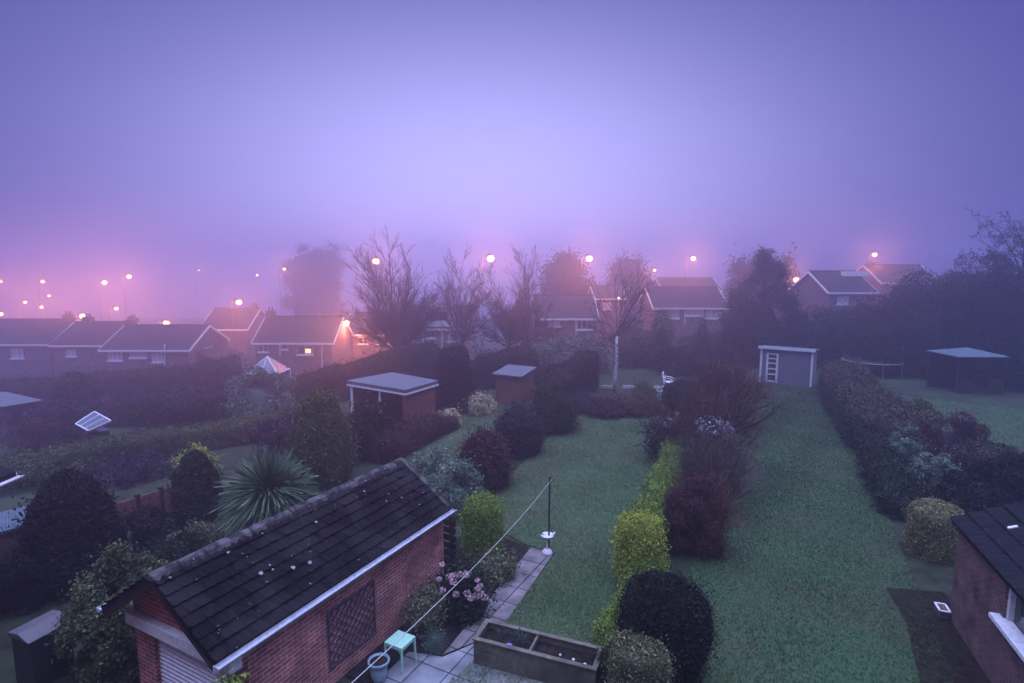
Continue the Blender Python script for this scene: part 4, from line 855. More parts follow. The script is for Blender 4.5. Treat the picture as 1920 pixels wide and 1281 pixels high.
# dark fence below the far left lawn strip
fa = gnd(212, 1000); fb_ = gnd(345, 950); fn = thing('fence', fa.lerp(fb_, .5), 'dark purple boarded fence below the small grass strip at left', 'fence'); ta = aty(212, 948, fa.y).z; tb_ = aty(345, 905, fb_.y).z; dd = (fb_-fa)
q = MB(); q.prism([fa-Vector((0, 0, .2)), fb_-Vector((0, 0, .2)), Vector((fb_.x, fb_.y, tb_)), Vector((fa.x, fa.y, ta))], dd.cross(Vector((0, 0, 1))).normalized()*.03)
for k in range(1, 22): p = fa.lerp(fb_, k/22); q.bar(p+Vector((0, 0, -.1)), Vector((p.x, p.y, ta+(tb_-ta)*k/22-.02)), .1, .07)
q.build('boards', M['wood_red'], fn)
for f in (.02, .35, .68, .98): p = fa.lerp(fb_, f); MB().bar(p-Vector((0, 0, .2)), Vector((p.x, p.y, ta+(tb_-ta)*f+.08)), .12).build('post', M['wood_dark'], fn)
# white chair and steps
cc = gnd(1252, 738); cc.z += .25; ch = thing('garden_chair', cc, 'white plastic garden armchair standing alone above the stone steps', 'chair'); R2 = math.radians(-25)
f_ = Vector((math.cos(R2), math.sin(R2), 0)); s_ = Vector((-f_.y, f_.x, 0))
q = MB(); q.obox(cc+Vector((0, 0, .42)), f_*.24, s_*.24, (0, 0, .02)); q.build('seat', M['plastic'], ch, bevel=.01)
q = MB()
for k in range(5): q.obox(cc-f_*.27+s_*(-.2+.1*k)+Vector((0, 0, .68)), f_*.015-Vector((0, 0, .0)), s_*.035, Vector((0, 0, .24))-f_*.05)
q.obox(cc-f_*.31+Vector((0, 0, .93)), f_*.02, s_*.25, (0, 0, .04)); q.build('backrest', M['plastic'], ch)
for i in (-1, 1):
    MB().tube([cc-f_*.28+s_*.25*i+Vector((0, 0, .7)), cc+f_*.1+s_*.28*i+Vector((0, 0, .66)), cc+f_*.26+s_*.27*i+Vector((0, 0, .6)), cc+f_*.24+s_*.24*i+Vector((0, 0, .42))], .028, 6).build('armrest', M['plastic'], ch)
    for j in (-1, 1): MB().tube([cc+f_*.2*j+s_*.2*i+Vector((0, 0, .41)), cc+f_*.26*j+s_*.25*i+Vector((0, 0, 0))], [.035, .025], 6).build('leg', M['plastic'], ch)
b = gnd(1237, 752); so = thing('garden_steps', b, 'short flight of stone garden steps below the white chair', 'steps')
for k in range(3): MB().obox(b+Vector((.05*k, .42*k, .06+.13*k-.03)), (.75, 0, 0), (0, .22, 0), (0, 0, .07)).build('step', M['slab'], so, bevel=.01)
MB().obox(cc+Vector((.1, .2, -.15)), (1.0, 0, 0), (0, .7, 0), (0, 0, .149)).build('landing', M['slab'], so)
# timber edging round the birch bed
for lab, p0, p1 in (('pale timber edging board left of the birch trunk', (1100, 728), (1150, 730)), ('pale timber edging board right of the birch trunk', (1168, 730), (1200, 729)), ('short timber edging piece furthest left in the birch bed', (1088, 727), (1096, 728))):
    a = gnd(*p0); b2 = gnd(*p1); o = MB().bar(a+Vector((0, 0, .12)), b2+Vector((0, 0, .12)), .06, .16).build('timber_edging', M['pebble'], None, a.lerp(b2, .5)); tag(o, lab, 'edging', 'timber edging in the birch bed')
# thin post and rail by the tall column bush
a = gnd(893, 722); po2 = thing('garden_post', a, 'thin pale post beside the dark clipped column with a wire to the shed', 'post'); MB().tube([a, a+Vector((0, 0, 2.0))], .04, 6).build('post', M['wood_grey'], po2)
b2 = gnd(938, 716); MB().bar(a+Vector((-.3, 0, .9)), b2+Vector((0, 0, 1.25)), .05, .08).build('rail', M['white'], po2)
# stake in the bed
a = gnd(832, 1225); o = MB().tube([a-Vector((0, 0, .05)), a+Vector((0, 0, .42))], .012, 6).build('plant_stake', M['wood'], None, a); tag(o, 'thin wooden stake standing in the bed near the patio', 'stake')

# ------------------------------------------------------------------ street lamps
def lamp(label, px, py, Yd, power, r=.33, small=False):
    r *= (power/1800)**.5
    p = aty(px, py, Yd); zg = float(hgt(p.x, p.y)); L_ = thing('street_lamp', (p.x, p.y, zg), label, 'street lamp', 'street lamps glowing in the fog')
    if p.z-zg < 2.5: zg = p.z-4
    post = MB().tube([(p.x-.9, p.y, zg-.3), (p.x-.9, p.y, zg+1.2), (p.x-.9, p.y, p.z-.2)], [.05, .04, .03], 8).build('post', M['lamppost'], L_)
    MB().tube([(p.x-.9, p.y, p.z-.25), (p.x-.8, p.y, p.z+.12), (p.x-.45, p.y, p.z+r*.9+.1), (p.x, p.y, p.z+r*.9+.1)], .04, 6).build('arm', M['lamppost'], post)
    MB().lathe((p.x, p.y, p.z), [(.02, r*.9+.12), (r*.4, r*.9+.08), (r*.5, r*.85), (.02, r*.84)], 12).build('head', M['lamppost'], L_)
    MB().lathe((p.x, p.y, p.z), [(r*math.sin(q), -r*math.cos(q)*.85) for q in np.linspace(.1, 3.04, 9)], 14).build('diffuser', M['lamp'], L_, smooth=True)
    ld = bpy.data.lights.new('lamp_light', 'POINT'); ld.energy = power*1.2; ld.color = (1, .27, .14); ld.shadow_soft_size = .12
    lo = bpy.data.objects.new('lamp_light', ld); col.objects.link(lo); lo.parent = L_; lo.location = (0, 0, p.z-float(hgt(p.x, p.y))-r-.15)
PW_ = 1800
for a in (
 ('street lamp above the stepped row, left one of the bright pair', 196, 530, 82, PW_), ('street lamp above the stepped row, right one of the bright pair', 242, 519, 84, PW_),
 ('street lamp glowing just over the roof ridge of the stepped brick row', 155, 593, 70, PW_), ('dimmer street lamp right of the chimneys, over the long low house', 218, 579, 90, 1400),
 ('street lamp whose lower half is hidden by the long low house ridge', 312, 606, 70, 1900), ('bright street lamp over the faint hipped house', 448, 567, 68, PW_),
 ('street lamp beside the gable of the house with the lit window', 648, 606, 62.5, 2600), ('street lamp shining through the left edge of the largest bare tree', 705, 490, 62, 2000),
 ('brightest street lamp, standing clear between two bare trees', 920, 485, 64, 2600), ('street lamp beside the round far tree', 1105, 485, 66, 2200),
 ('street lamp over the house with the tall chimney', 1300, 485, 76, 1700), ('small dim street lamp left of the tall chimney', 1227, 507, 92, 1000),
 ('reddish street lamp between the dark conifer and the pale gabled house', 1493, 525, 72, 1900), ('lone street lamp above the right hand roofs', 1640, 478, 78, 1500),
 ('small far street lamp beside the tall faint tree', 533, 505, 100, 1000), ('tiny far street lamp high on its own above the long low house', 373, 507, 125, 300),
 ('small street lamp at far left, highest of the cluster', 80, 528, 104, 1400), ('small street lamp at far left, right of the cluster middle', 92, 555, 104, 900),
 ('small street lamp at far left, leftmost inside the cluster', 47, 567, 100, 1100), ('small street lamp at far left, lowest of the cluster', 78, 576, 98, 1100),
 ('street lamp cut by the left edge of the view, upper one', 1, 528, 104, 1200), ('street lamp cut by the left edge of the view, lower one by the roof', 2, 589, 84, 1200)):
    lamp(*a)
for lab, px, py, Yd in (('tiny white house light in front of the birch crown', 1160, 559, 70), ('tiny white house light low between the far round trees', 1152, 516, 100), ('tiny white house light left of the small dim lamp', 1200, 508, 100), ('tiny white house light far left of the tall faint tree', 482, 516, 115)):
    p = aty(px, py, Yd); r_ = .11*Yd/70; w_ = thing('wall_light', p, lab, 'light', 'tiny white lights in the fog'); zg = float(hgt(p.x, p.y))
    MB().tube([(p.x, p.y+.25, zg), (p.x, p.y+.25, p.z+.2)], .05, 6).build('post', M['lampmetal'], w_); MB().lathe(p, [(r_*.3, -r_), (r_, -r_*.3), (r_, r_*.3), (r_*.3, r_)], 10).build('bulb', M['lampw'], w_)

# ------------------------------------------------------------------ plants of the near gardens
TOP = 'clipped topiary bushes'; SH = 'garden shrubs'
shrub('topiary_bush', 'clipped column bush with a yellow green domed top between garage and lawn', 'bush', 'goldgreen', (905, 1036), 925, 76, 'column', 16000, .045, TOP, lump=.03, depth=.03)
shrub('golden_conifer', 'upright golden green block bush at the near end of the lawn divide', 'bush', 'gold', (1197, 1098), 957, 84, 'column', 20000, .045, TOP, lump=.07, stray=.2, squash=.9)
shrub('golden_conifer', 'low golden green bush in front of the upright golden block', 'bush', 'goldgreen', (1215, 1118), 1046, 82, 'dome', 9000, .045, TOP, lump=.08, stray=.2)
hedge('golden_hedge', 'low narrow golden green hedge strip along the lawn edge beside the dark round bush', [st(9.2, -3.02), st(10.2, -3.0), st(11.3, -3.05), st(12.0, -3.1)], .5, [.72, .75, .7, .7], 'goldgreen', 18000, .045)
hedge('golden_hedge', 'thin pale green hedge strip running from the golden block to the pale flowering shrub', [st(13.0, -3.35), st(15.5, -3.6), st(18.5, -3.95), st(21.5, -4.4)], .55, [1.3, 1.15, 1.05, 1.2], 'goldgreen', 20000, .06, stray=.25)
shrub('round_bush', 'big dark round clipped bush in the foreground hedge line', 'bush', 'black', (1242, 1265), 1066, 168, 'round', 30000, .045, SH, lump=.07, squash=.85, depth=.06, stray=.25)
shrub('variegated_bush', 'variegated clipped bush with reddish sides in front of the dark round bush', 'bush', 'varieg', (1197, 1335), 1198, 112, 'box', 16000, .04, SH, lump=.05, squash=.8)
shrub('variegated_bush', 'small dark green low growth between the planter end and the variegated bush', 'bush', 'dark', (1135, 1290), 1215, 45, 'dome', 4000, .045, SH, lump=.15, stray=.3)
b1 = shrub('barberry_bush', 'wine red barberry bush nearest in the reddish hedge between the lawns', 'bush', 'red', (1303, 1032), 872, 116, 'dome', 26000, .05, SH, lump=.2, depth=.12, stray=.5, aspect=.3, clumps=70, cr=.26)
b2 = shrub('barberry_bush', 'brownish twiggy bush with pale tips behind the wine red barberry', 'bush', 'brown', (1335, 950), 800, 112, 'vase', 9000, .055, SH, lump=.22, depth=.15, stray=.6, aspect=.28, clumps=70, cr=.25, core=.5)
b3 = shrub('barberry_bush', 'rust red bush in the middle of the hedge between the lawns', 'bush', 'rust', (1330, 880), 720, 122, 'dome', 9000, .07, SH, lump=.2, depth=.15, stray=.6, aspect=.3, clumps=70, cr=.25, core=.5)
b4 = shrub('barberry_bush', 'tall rust brown bush at the far end of the hedge left of the grey shed', 'bush', 'rust', (1356, 800), 640, 92, 'egg', 9000, .08, SH, lump=.25, depth=.2, stray=.6, aspect=.3, clumps=70, cr=.25, core=.5)
M['redtwig'] = noise_mat('red brown twigs', (.07, .032, .026), (.12, .06, .045), scale=6, rough=.95, bump=0)
M['greytwig'] = noise_mat('grey brown twigs', (.08, .06, .05), (.14, .11, .095), scale=6, rough=.95, bump=0)
def twigs(o, rx, h, mat, seed, limbs=60, kids=(7, 3), rmin=.004):
    R = random.Random(seed); o.rotation_euler.z = 0; q = MB(); b = ORG[o.name]
    for k in range(limbs):
        a = R.uniform(0, 6.28); e = R.random()**.7; tilt = math.radians(3+30*e); d = Vector((math.cos(a)*math.sin(tilt), math.sin(a)*math.sin(tilt), math.cos(tilt)))
        grow(q, b+Vector((math.cos(a), math.sin(a), 0))*rx*.6*R.random(), d, h*R.uniform(.8, 1.15)*(1-.2*e), .014, 0, R, dict(wob=.12, up=.03, rmin=rmin, levels=2, kids=list(kids), ang=(12, 40), seg=4, f0=.35))
    return q.build('twigs', M[mat], o)
twigs(b1, .7, 1.6, 'redtwig', 1); twigs(b2, .85, 2.0, 'greytwig', 2, limbs=80); twigs(b3, 1.1, 2.5, 'redtwig', 3, limbs=90, rmin=.006); twigs(b4, 1.0, 2.7, 'redtwig', 4, limbs=90, rmin=.007)
shrub('purple_bush', 'dusky purple leaved shrub leaning over the centre lawn with loose dark leaves', 'bush', 'purple', (1247, 868), 786, 74, 'vase', 3500, .13, SH, lump=.2, depth=.15, stray=.6, aspect=.38, core=.55)
shrub('flowering_bush', 'shrub with pale dry flower heads on top beside the purple leaved shrub', 'bush', 'purple', (1338, 915), 785, 85, 'dome', 9000, .09, SH, lump=.2, depth=.1, stray=.6, aspect=.4)
def heads(name, label, mat, base_px, spots, Yd, r0, n=60, leaf=.035, stems=True, cat='flowers', group=None, jit=.5, off=-.55):
    b = gnd(*base_px); root = thing(name, b, label, cat, group); R = random.Random(len(spots)+int(b.y*10)); rg = np.random.default_rng(int(b.y*100))
    st_ = MB()
    for px, py, dy in spots:
        c = aty(px, py, b.y+off+dy+R.uniform(-jit, jit)*.3); r = r0*R.uniform(.75, 1.15)
        d = rg.normal(size=(n, 3)); d /= np.linalg.norm(d, axis=1, keepdims=True); P = d*r*np.array([1, 1, .75]); Q = leaf_quads(P, d, leaf, .8, 1.2, rg)
        me = mesh_np('flower_head', Q+np.array(c-b), np.full(n, 4), np.arange(4*n), np.repeat(np.clip(rg.beta(2, 2, n), 0, 1), 4), L[mat]); add_mesh('flower_head', me, parent=root)
        if stems: st_.tube([b+Vector((R.uniform(-.12, .12), R.uniform(-.12, .12), 0)), b.lerp(c, .55)+Vector((0, 0, .08)), c], [.012, .009, .006], 5)
    if stems: st_.build('stems', M['twig'], root)
    return root
heads('flowering_bush', 'pale mauve flower heads topping the thicket of the purple shrub', 'pale', (1250, 868), [(1255, 790, 0), (1262, 782, .2), (1268, 776, .4), (1250, 797, -.1), (1262, 791, .1), (1271, 783, .3)], 0, .12, n=40, leaf=.09, stems=False)
heads('flowering_bush', 'scattered pale mauve dry flower heads across the rust hedge top', 'pale', (1338, 915), [(1308, 792, -.5), (1318, 788, -.4), (1333, 784, 0), (1345, 786, 0), (1350, 792, -.2), (1362, 800, 0), (1368, 795, .2), (1372, 806, 0), (1355, 806, -.4), (1322, 800, -.6), (1335, 796, -.5), (1374, 818, 0), (1340, 812, -.7), (1312, 806, -.8)], 0, .10, n=16, leaf=.07, stems=False)
shrub('hydrangea_bush', 'dark leafy hydrangea bush carrying faded pink heads beside the garage wall', 'bush', 'dark', (868, 1150), 1050, 96, 'dome', 5000, .075, SH, lump=.16, depth=.2, stray=.4, core=.6, aspect=.6)
heads('hydrangea_flowers', 'faded pink hydrangea flower heads on the bush beside the garage wall', 'hyd', (868, 1150), [(829, 1059, .1), (823, 1086, 0), (842, 1082, -.1), (850, 1091, 0), (830, 1106, -.15), (860, 1077, .1), (876, 1076, 0), (855, 1114, -.2), (876, 1113, -.1), (882, 1122, -.2), (895, 1088, .1), (900, 1098, .05), (896, 1104, 0), (903, 1112, -.05), (893, 1118, -.1), (848, 1080, .15), (871, 1079, .2), (909, 1120, -.1)], 0, .068, n=70, leaf=.035)
shrub('bay_bush', 'glossy leaved low bush with a few yellow leaves between hydrangea and path', 'bush', 'varieg', (930, 1085), 1040, 70, 'dome', 3500, .065, SH, lump=.2, depth=.15, stray=.5, core=.6)
shrub('rose_bush', 'loose yellowish leaved shrub against the brick wall above the mint stool', 'bush', 'varieg', (795, 1195), 1088, 74, 'vase', 3200, .05, SH, lump=.25, depth=.25, stray=.6, core=.4)
shrub('lavender_bush', 'small grey lavender clump by the stake at the patio edge', 'bush', 'glauc', (815, 1222), 1184, 34, 'dome', 1800, .035, SH, lump=.2, depth=.2, stray=.6, aspect=.25)
shrub('fern_plant', 'bright green leafy bush at the near corner of the garage, cut by the frame', 'plant', 'goldgreen', (-3.45, 6.45, 0), 1238, 100, 'egg', 7000, .06, SH, h=aty(449, 1240, 6.5).z, lump=.2, depth=.15, stray=.6, aspect=.4, clumps=50, cr=.3)
shrub('holm_bush', 'big grey green rounded bush behind the far end of the garage', 'bush', 'glauc2', (826, 955), 838, 132, 'dome', 24000, .075, SH, clumps=60, cr=.32, lump=.07, aspect=.4)
SH2 = 'dark hedge bushes left of the lawn'
shrub('hedge_bush', 'dark wine coloured bush nearest in the left lawn hedge', 'bush', 'red', (908, 912), 806, 92, 'dome', 16000, .075, SH2, lump=.1, stray=.3)
shrub('hedge_bush', 'dark purple rounded bush second along the left lawn hedge', 'bush', 'purple', (972, 850), 756, 88, 'dome', 14000, .08, SH2, lump=.08, stray=.3)
shrub('hedge_bush', 'dark blue green rounded bush third along the left lawn hedge', 'bush', 'dark', (1036, 808), 738, 84, 'dome', 14000, .09, SH2, lump=.1, stray=.3)
hedge('hedge', 'sloping dark hedge climbing behind the third rounded bush toward the birch', [st(25.5, -11.6), st(29, -12.2), st(33, -12.0)], 1.6, [1.4, 1.9, 2.4], 'dark', 14000, .1)
hedge('hedge', 'dark low hedge gap filler between the rounded bushes left of the lawn', [st(14.5, -10.3), st(20, -10.8), st(26, -11.4)], .5, [.5, .6, .7], 'purple', 12000, .08)
shrub('heather_bush', 'wine red low heather mound below the birch', 'bush', 'rust', (1195, 775), 742, 92, 'dome', 7000, .08, SH, lump=.15, stray=.3)
shrub('heather_bush', 'low dark red mound left of the wine red heather', 'bush', 'red', (1140, 778), 745, 82, 'dome', 6000, .08, SH, lump=.15, stray=.3)
shrub('heather_bush', 'small green mound beside the stone steps', 'bush', 'olive', (1208, 755), 718, 46, 'dome', 4000, .08, SH, lump=.15, stray=.3)
shrub('heather_bush', 'dusky mound at the far left corner of the centre lawn', 'bush', 'purple', (1085, 772), 735, 62, 'dome', 5000, .09, SH, lump=.15, stray=.3)
shrub('heather_bush', 'dark mound right of the stone steps under the rust bush', 'bush', 'dark', (1278, 770), 715, 70, 'dome', 6000, .09, SH, lump=.15, stray=.3)
# left garden
shrub('conifer_bush', 'large round topped conifer rising left of the garage roof', 'conifer', 'olive', (605, 905), 716, 112, 'egg', 34000, .08, 'rounded conifers of the left garden', lump=.05, squash=1, depth=.04)
shrub('conifer_bush', 'dense dark leafy bush right of the large round topped conifer', 'bush', 'dark', (690, 862), 736, 80, 'egg', 14000, .11, 'rounded conifers of the left garden', clumps=50, cr=.3, lump=.08)
shrub('topiary_bush', 'tall dark flat topped clipped column beside the pale roofed summer house', 'bush', 'black', (852, 770), 647, 76, 'taper', 20000, .09, TOP, lump=.03, depth=.03)
shrub('pale_bush', 'cream leaved low bush nearer on the left lawn edge', 'bush', 'cream', (834, 799), 765, 56, 'dome', 3500, .08, 'cream bushes on the left lawn', clumps=22, cr=.4, lump=.15, core=.7)
shrub('pale_bush', 'cream leaved low bush further along by the red shed', 'bush', 'cream', (904, 774), 738, 50, 'dome', 3500, .08, 'cream bushes on the left lawn', clumps=22, cr=.4, lump=.15, core=.7)
hedge('flower_border', 'reddish twiggy border in front of the summer house', [st(16.5, -14.4), st(20, -15.2), st(22.5, -15.2)], 1.2, [1.0, .9, .5], 'red', 9000, .08, cat='border', stray=.5)
shrub('round_bush', 'big olive green bush beside the near left corner of the garage', 'bush', 'olive', (243, 1235), 1000, 185, 'egg', 30000, .065, SH, clumps=110, cr=.24, lump=.08, squash=1.0)
shrub('conifer_bush', 'dark broad cone shaped conifer at lower left', 'conifer', 'black', (146, 1095), 868, 155, 'egg', 26000, .08, 'rounded conifers of the left garden', lump=.07, depth=.06)
shrub('conifer_bush', 'dark bush with a yellowish crown left of the spiky cabbage palm', 'bush', 'dark', (375, 975), 832, 84, 'egg', 12000, .08, 'rounded conifers of the left garden', lump=.1)
shrub('golden_conifer', 'yellowish green rounded growth capping the dark bush left of the palm', 'bush', 'gold', (372, 905), 823, 62, 'dome', 4500, .08, TOP, lump=.14, stray=.3, clumps=24, cr=.34)
for i, (lab, mat, bx, by, ty, wd_, sh_, n_, lf_) in enumerate((
 ('round dark tree in front of the long low house', 'dark', 152, 790, 692, 96, 'ball', 9000, .14), ('dark mound of bushes right of the glazed greenhouse', 'dark', 315, 815, 752, 120, 'dome', 10000, .13),
 ('broad blue green bush below the conservatory', 'glauc', 488, 790, 682, 132, 'dome', 14000, .13), ('dark green bush left of the blue green bush', 'dark', 415, 800, 732, 112, 'dome', 10000, .13),
 ('dark bush in front of the blue green bush', 'purple', 525, 850, 772, 96, 'dome', 9000, .11), ('low bush behind the dark cone conifer', 'olive', 70, 905, 838, 150, 'dome', 10000, .1),
 ('purple brown bush left of the glazed greenhouse', 'red', 90, 840, 790, 130, 'dome', 9000, .11), ('dark bush between the greenhouse and the pale outbuilding', 'dark', 130, 830, 768, 80, 'dome', 6000, .12),
 ('dusky bush under the far lawn hedge at left', 'purple', 250, 900, 850, 120, 'dome', 9000, .09), ('ragged bush against the garage below the palm', 'varieg', 375, 1030, 985, 100, 'dome', 5000, .07),
 ('dark leafy bush left of the garage ridge', 'dark', 330, 1060, 1000, 110, 'dome', 7000, .07), ('dark shapeless bush in front of the purple fence', 'black', 285, 1010, 950, 120, 'dome', 8000, .08),
 ('dark low bush at the left edge beneath the lean-to roof', 'black', 40, 1130, 1030, 150, 'dome', 9000, .07))):
    shrub('garden_bush', lab, 'bush', mat, (bx, by), ty, wd_, sh_, n_, lf_, 'loose bushes of the left gardens', clumps=36, cr=.32, lump=.12, depth=.1)
hedge('hedge', 'long dark hedge crossing the left gardens below the greenhouse', [tuple(gnd(60, 905))[:2], tuple(gnd(220, 868))[:2], tuple(gnd(420, 835))[:2], tuple(gnd(540, 815))[:2]], 1.4, 1.15, 'olive', 26000, .09)
hedge('hedge', 'dark hedge far left running under the pale outbuilding roof', [tuple(gnd(-40, 800))[:2], tuple(gnd(100, 800))[:2]], 1.5, 1.5, 'red', 9000, .12)
hedge('hedge', 'tall clipped hedge behind the summer house below the estate houses', [tuple(aty(545, 700, 37))[:2], tuple(aty(650, 700, 38.5))[:2], tuple(aty(760, 700, 40))[:2], tuple(aty(835, 700, 41))[:2]], 2.2, [aty(600, y, 38).z-float(hgt(*aty(600, y, 38)[:2])) for y in (700, 688, 668, 672)], 'dark', 30000, .14, lump=.06)
hedge('hedge', 'tall hedge between the red shed and the tall dark column', [tuple(aty(880, 700, 38))[:2], tuple(aty(935, 700, 38))[:2], tuple(aty(1010, 700, 38))[:2]], 2.0, [aty(930, y, 38).z-float(hgt(*aty(930, y, 38)[:2])) for y in (668, 664, 655)], 'dark', 16000, .14)
hedge('hedge', 'overgrown dark hedge in front of the long low house at left', [tuple(aty(-40, 700, 47))[:2], tuple(aty(120, 700, 47))[:2], tuple(aty(300, 700, 46))[:2], tuple(aty(450, 700, 45))[:2]], 2.6, [2.6, 2.3, 2.5, 3.2], 'dark', 30000, .16, lump=.22)
hedge('hedge', 'dark hedge behind the pale outbuilding and round dark tree at left', [tuple(aty(-40, 700, 36))[:2], tuple(aty(200, 700, 36))[:2], tuple(aty(400, 700, 35))[:2]], 2.0, [1.4, 1.7, 1.9], 'purple', 24000, .14, lump=.22)
# cabbage palm
yb = gnd(505, 1003); pal = thing('cabbage_palm', yb, 'spiky cabbage palm with a big burst of sword leaves behind the garage', 'palm')
hd = aty(505, 925, yb.y+.1); MB().tube([yb-Vector((0, 0, .2)), yb.lerp(hd, .5)+Vector((.04, 0, 0)), hd], [.14, .11, .1], 10).build('trunk', M['bark'], pal, smooth=True)
MB().tube([yb-Vector((-.1, 0, .1)), yb+Vector((.3, .05, .5)), hd+Vector((.42, -.05, -.25))], [.1, .08, .07], 8).build('trunk', M['bark'], pal, smooth=True)
rg = np.random.default_rng(77); n = 4200; a = rg.uniform(0, 6.28, n); e = np.arcsin(np.clip(rg.uniform(-.75, 1, n), -1, 1)); ln = rg.uniform(.75, 1.55, n)*(1-.1*(e < 0)); cen = np.array(hd-yb); which = rg.random(n) < .25
D = np.stack([np.cos(a)*np.cos(e), np.sin(a)*np.cos(e), np.sin(e)], 1); side = np.cross(D, [0, 0, 1.]); side /= np.linalg.norm(side, axis=1, keepdims=True)+1e-6
org = np.where(which[:, None], cen+np.array([.42, -.05, -.25]), cen); ln = np.where(which, ln*.7, ln)
rows = []
for f, wdt in ((.04, .008), (.35, .012), (.7, .008), (1, .001)):
    p = org+D*(ln*f)[:, None]; p[:, 2] -= .28*(ln*f)**2*np.cos(e)*(.6+.5*rg.random(n)*0+.3); rows += [p-side*wdt, p+side*wdt]
Vv = np.stack(rows, 1); Vv += np.linspace(0, 1, 8)[None, :, None]*rg.normal(0, .1, (n, 1, 3)); Vv = Vv.reshape(-1, 3); base = np.arange(n)[:, None]*8; idx = np.concatenate([base+np.array([[2*k, 2*k+1, 2*k+3, 2*k+2]]) for k in range(3)], 1).ravel()
add_mesh('leaves', mesh_np('leaves', Vv, np.full(3*n, 4), idx, np.repeat(rg.beta(2, 2, n), 8), L['yucca']), parent=pal)
# right hedge and bushes
hedge('hedge', 'long brown topped hedge dividing the right lawn from the far right garden', [st(39, 1.5), st(33, 1.9), st(29, 2.6), st(25.5, 3.2)], 2.0, [1.8, 1.65, 1.4, 1.2], 'brown', 34000, .09, stray=.35)
hedge('hedge', 'dark ragged lower growth along the right lawn edge in front of the brown hedge', [st(38, .9), st(31, 1.5), st(25, 2.2), st(19, 2.6)], .9, [.9, .9, .8, .6], 'dark', 20000, .085, stray=.5, lump=.28)
RB = 'bushes along the right hedge'
for lab, mat, bx, by, ty, wd_, sh_, n_, lf_ in (
 ('rounded grey green bush at the edge of the right lawn', 'glauc2', 1697, 866, 791, 62, 'dome', 9000, .06), ('second grey green bush nearer the camera on the right lawn edge', 'glauc2', 1748, 935, 836, 78, 'dome', 9000, .065),
 ('dark wine purple bush behind the two grey green bushes', 'red', 1785, 868, 764, 118, 'dome', 12000, .07), ('mid green bush on top of the right hedge', 'olive', 1715, 815, 748, 100, 'dome', 8000, .075),
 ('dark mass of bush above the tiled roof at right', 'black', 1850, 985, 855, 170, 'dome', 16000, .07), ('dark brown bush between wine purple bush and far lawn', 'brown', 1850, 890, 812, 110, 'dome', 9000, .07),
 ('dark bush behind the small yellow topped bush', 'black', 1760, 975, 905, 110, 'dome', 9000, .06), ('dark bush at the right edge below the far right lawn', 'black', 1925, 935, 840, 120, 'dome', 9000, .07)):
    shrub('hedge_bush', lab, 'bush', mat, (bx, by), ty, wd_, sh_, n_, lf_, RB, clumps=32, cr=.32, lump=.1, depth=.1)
shrub('topiary_bush', 'small clipped bush with a straw yellow top beside the dark brick house end', 'bush', 'straw', (1746, 1040), 940, 84, 'box', 14000, .045, TOP, lump=.03, depth=.03)

# ------------------------------------------------------------------ trees
BT = 'bare winter trees'
def hpx(base, top): return aty(base[0], top, base[1]).z-float(hgt(*aty(base[0], 600, base[1])[:2]))
def foot(px, Yd): p = aty(px, 600, Yd); return (p.x, p.y, float(hgt(p.x, p.y)))
f = dict(kids=[12, 7, 3], levels=3, ang=(12, 34), up=.03, rmin=.0085, wob=.07, seg=4, f0=.12)
bare_tree('bare_tree', 'largest bare tree with a wide fan of fine branches, in front of the lamp', foot(742, 46), hpx((742, 46), 462), 3.9, 31, limbs=22, trunk_h=.24, trunk_r=.36, group=BT, prm=f)
bare_tree('bare_tree', 'slimmer bare tree in the middle of the three beyond the gardens', foot(864, 48), hpx((864, 48), 480), 2.3, 32, limbs=15, trunk_h=.27, trunk_r=.24, group=BT, prm=f)
bare_tree('bare_tree', 'dense twin stemmed bare tree right of the brightest lamp', foot(972, 47), hpx((972, 47), 485), 2.6, 33, limbs=15, trunk_h=.25, trunk_r=.26, group=BT, prm=f, stems=((-.75, .1), (.6, 0)))
bare_tree('bare_tree', 'leaning slender bare sapling right of the twin stemmed tree', foot(896, 40), hpx((896, 40), 600), 1.2, 38, limbs=8, trunk_h=.35, trunk_r=.07, group=BT, prm=dict(f, kids=[6, 3], levels=2))
tb = gnd(1153, 737)
bare_tree('silver_birch', 'tall white trunked birch with an open bare crown behind the centre lawn', tb, aty(1140, 478, tb.y).z-tb.z, 1.9, 34, limbs=11, trunk_h=.42, trunk_r=.105, bark='birch', group=BT, prm=dict(f, kids=[8, 4], levels=2, ang=(18, 50), rmin=.009, up=.03))
# leafy sapling on a pale forked stem
sb_ = gnd(1238, 700); sp_t = leafy_tree('sapling_tree', 'young narrow tree on a pale forked stem right of the birch', sb_, aty(1238, 578, sb_.y).z-sb_.z, .8, 'egg', 'olive', 5000, .09, BT, trunk=.05, trunk_h=.42, core=.5, depth=.2, stray=.5)
shp = aty(1318, 592, 40); leafy_tree('sapling_tree', 'small thin conifer tip in front of the tall chimney house windows', foot(1318, 42), hpx((1318, 42), 590), .55, 'cone', 'dark', 2500, .12, BT, trunk=.08, trunk_h=.2, core=.5, stray=.4)
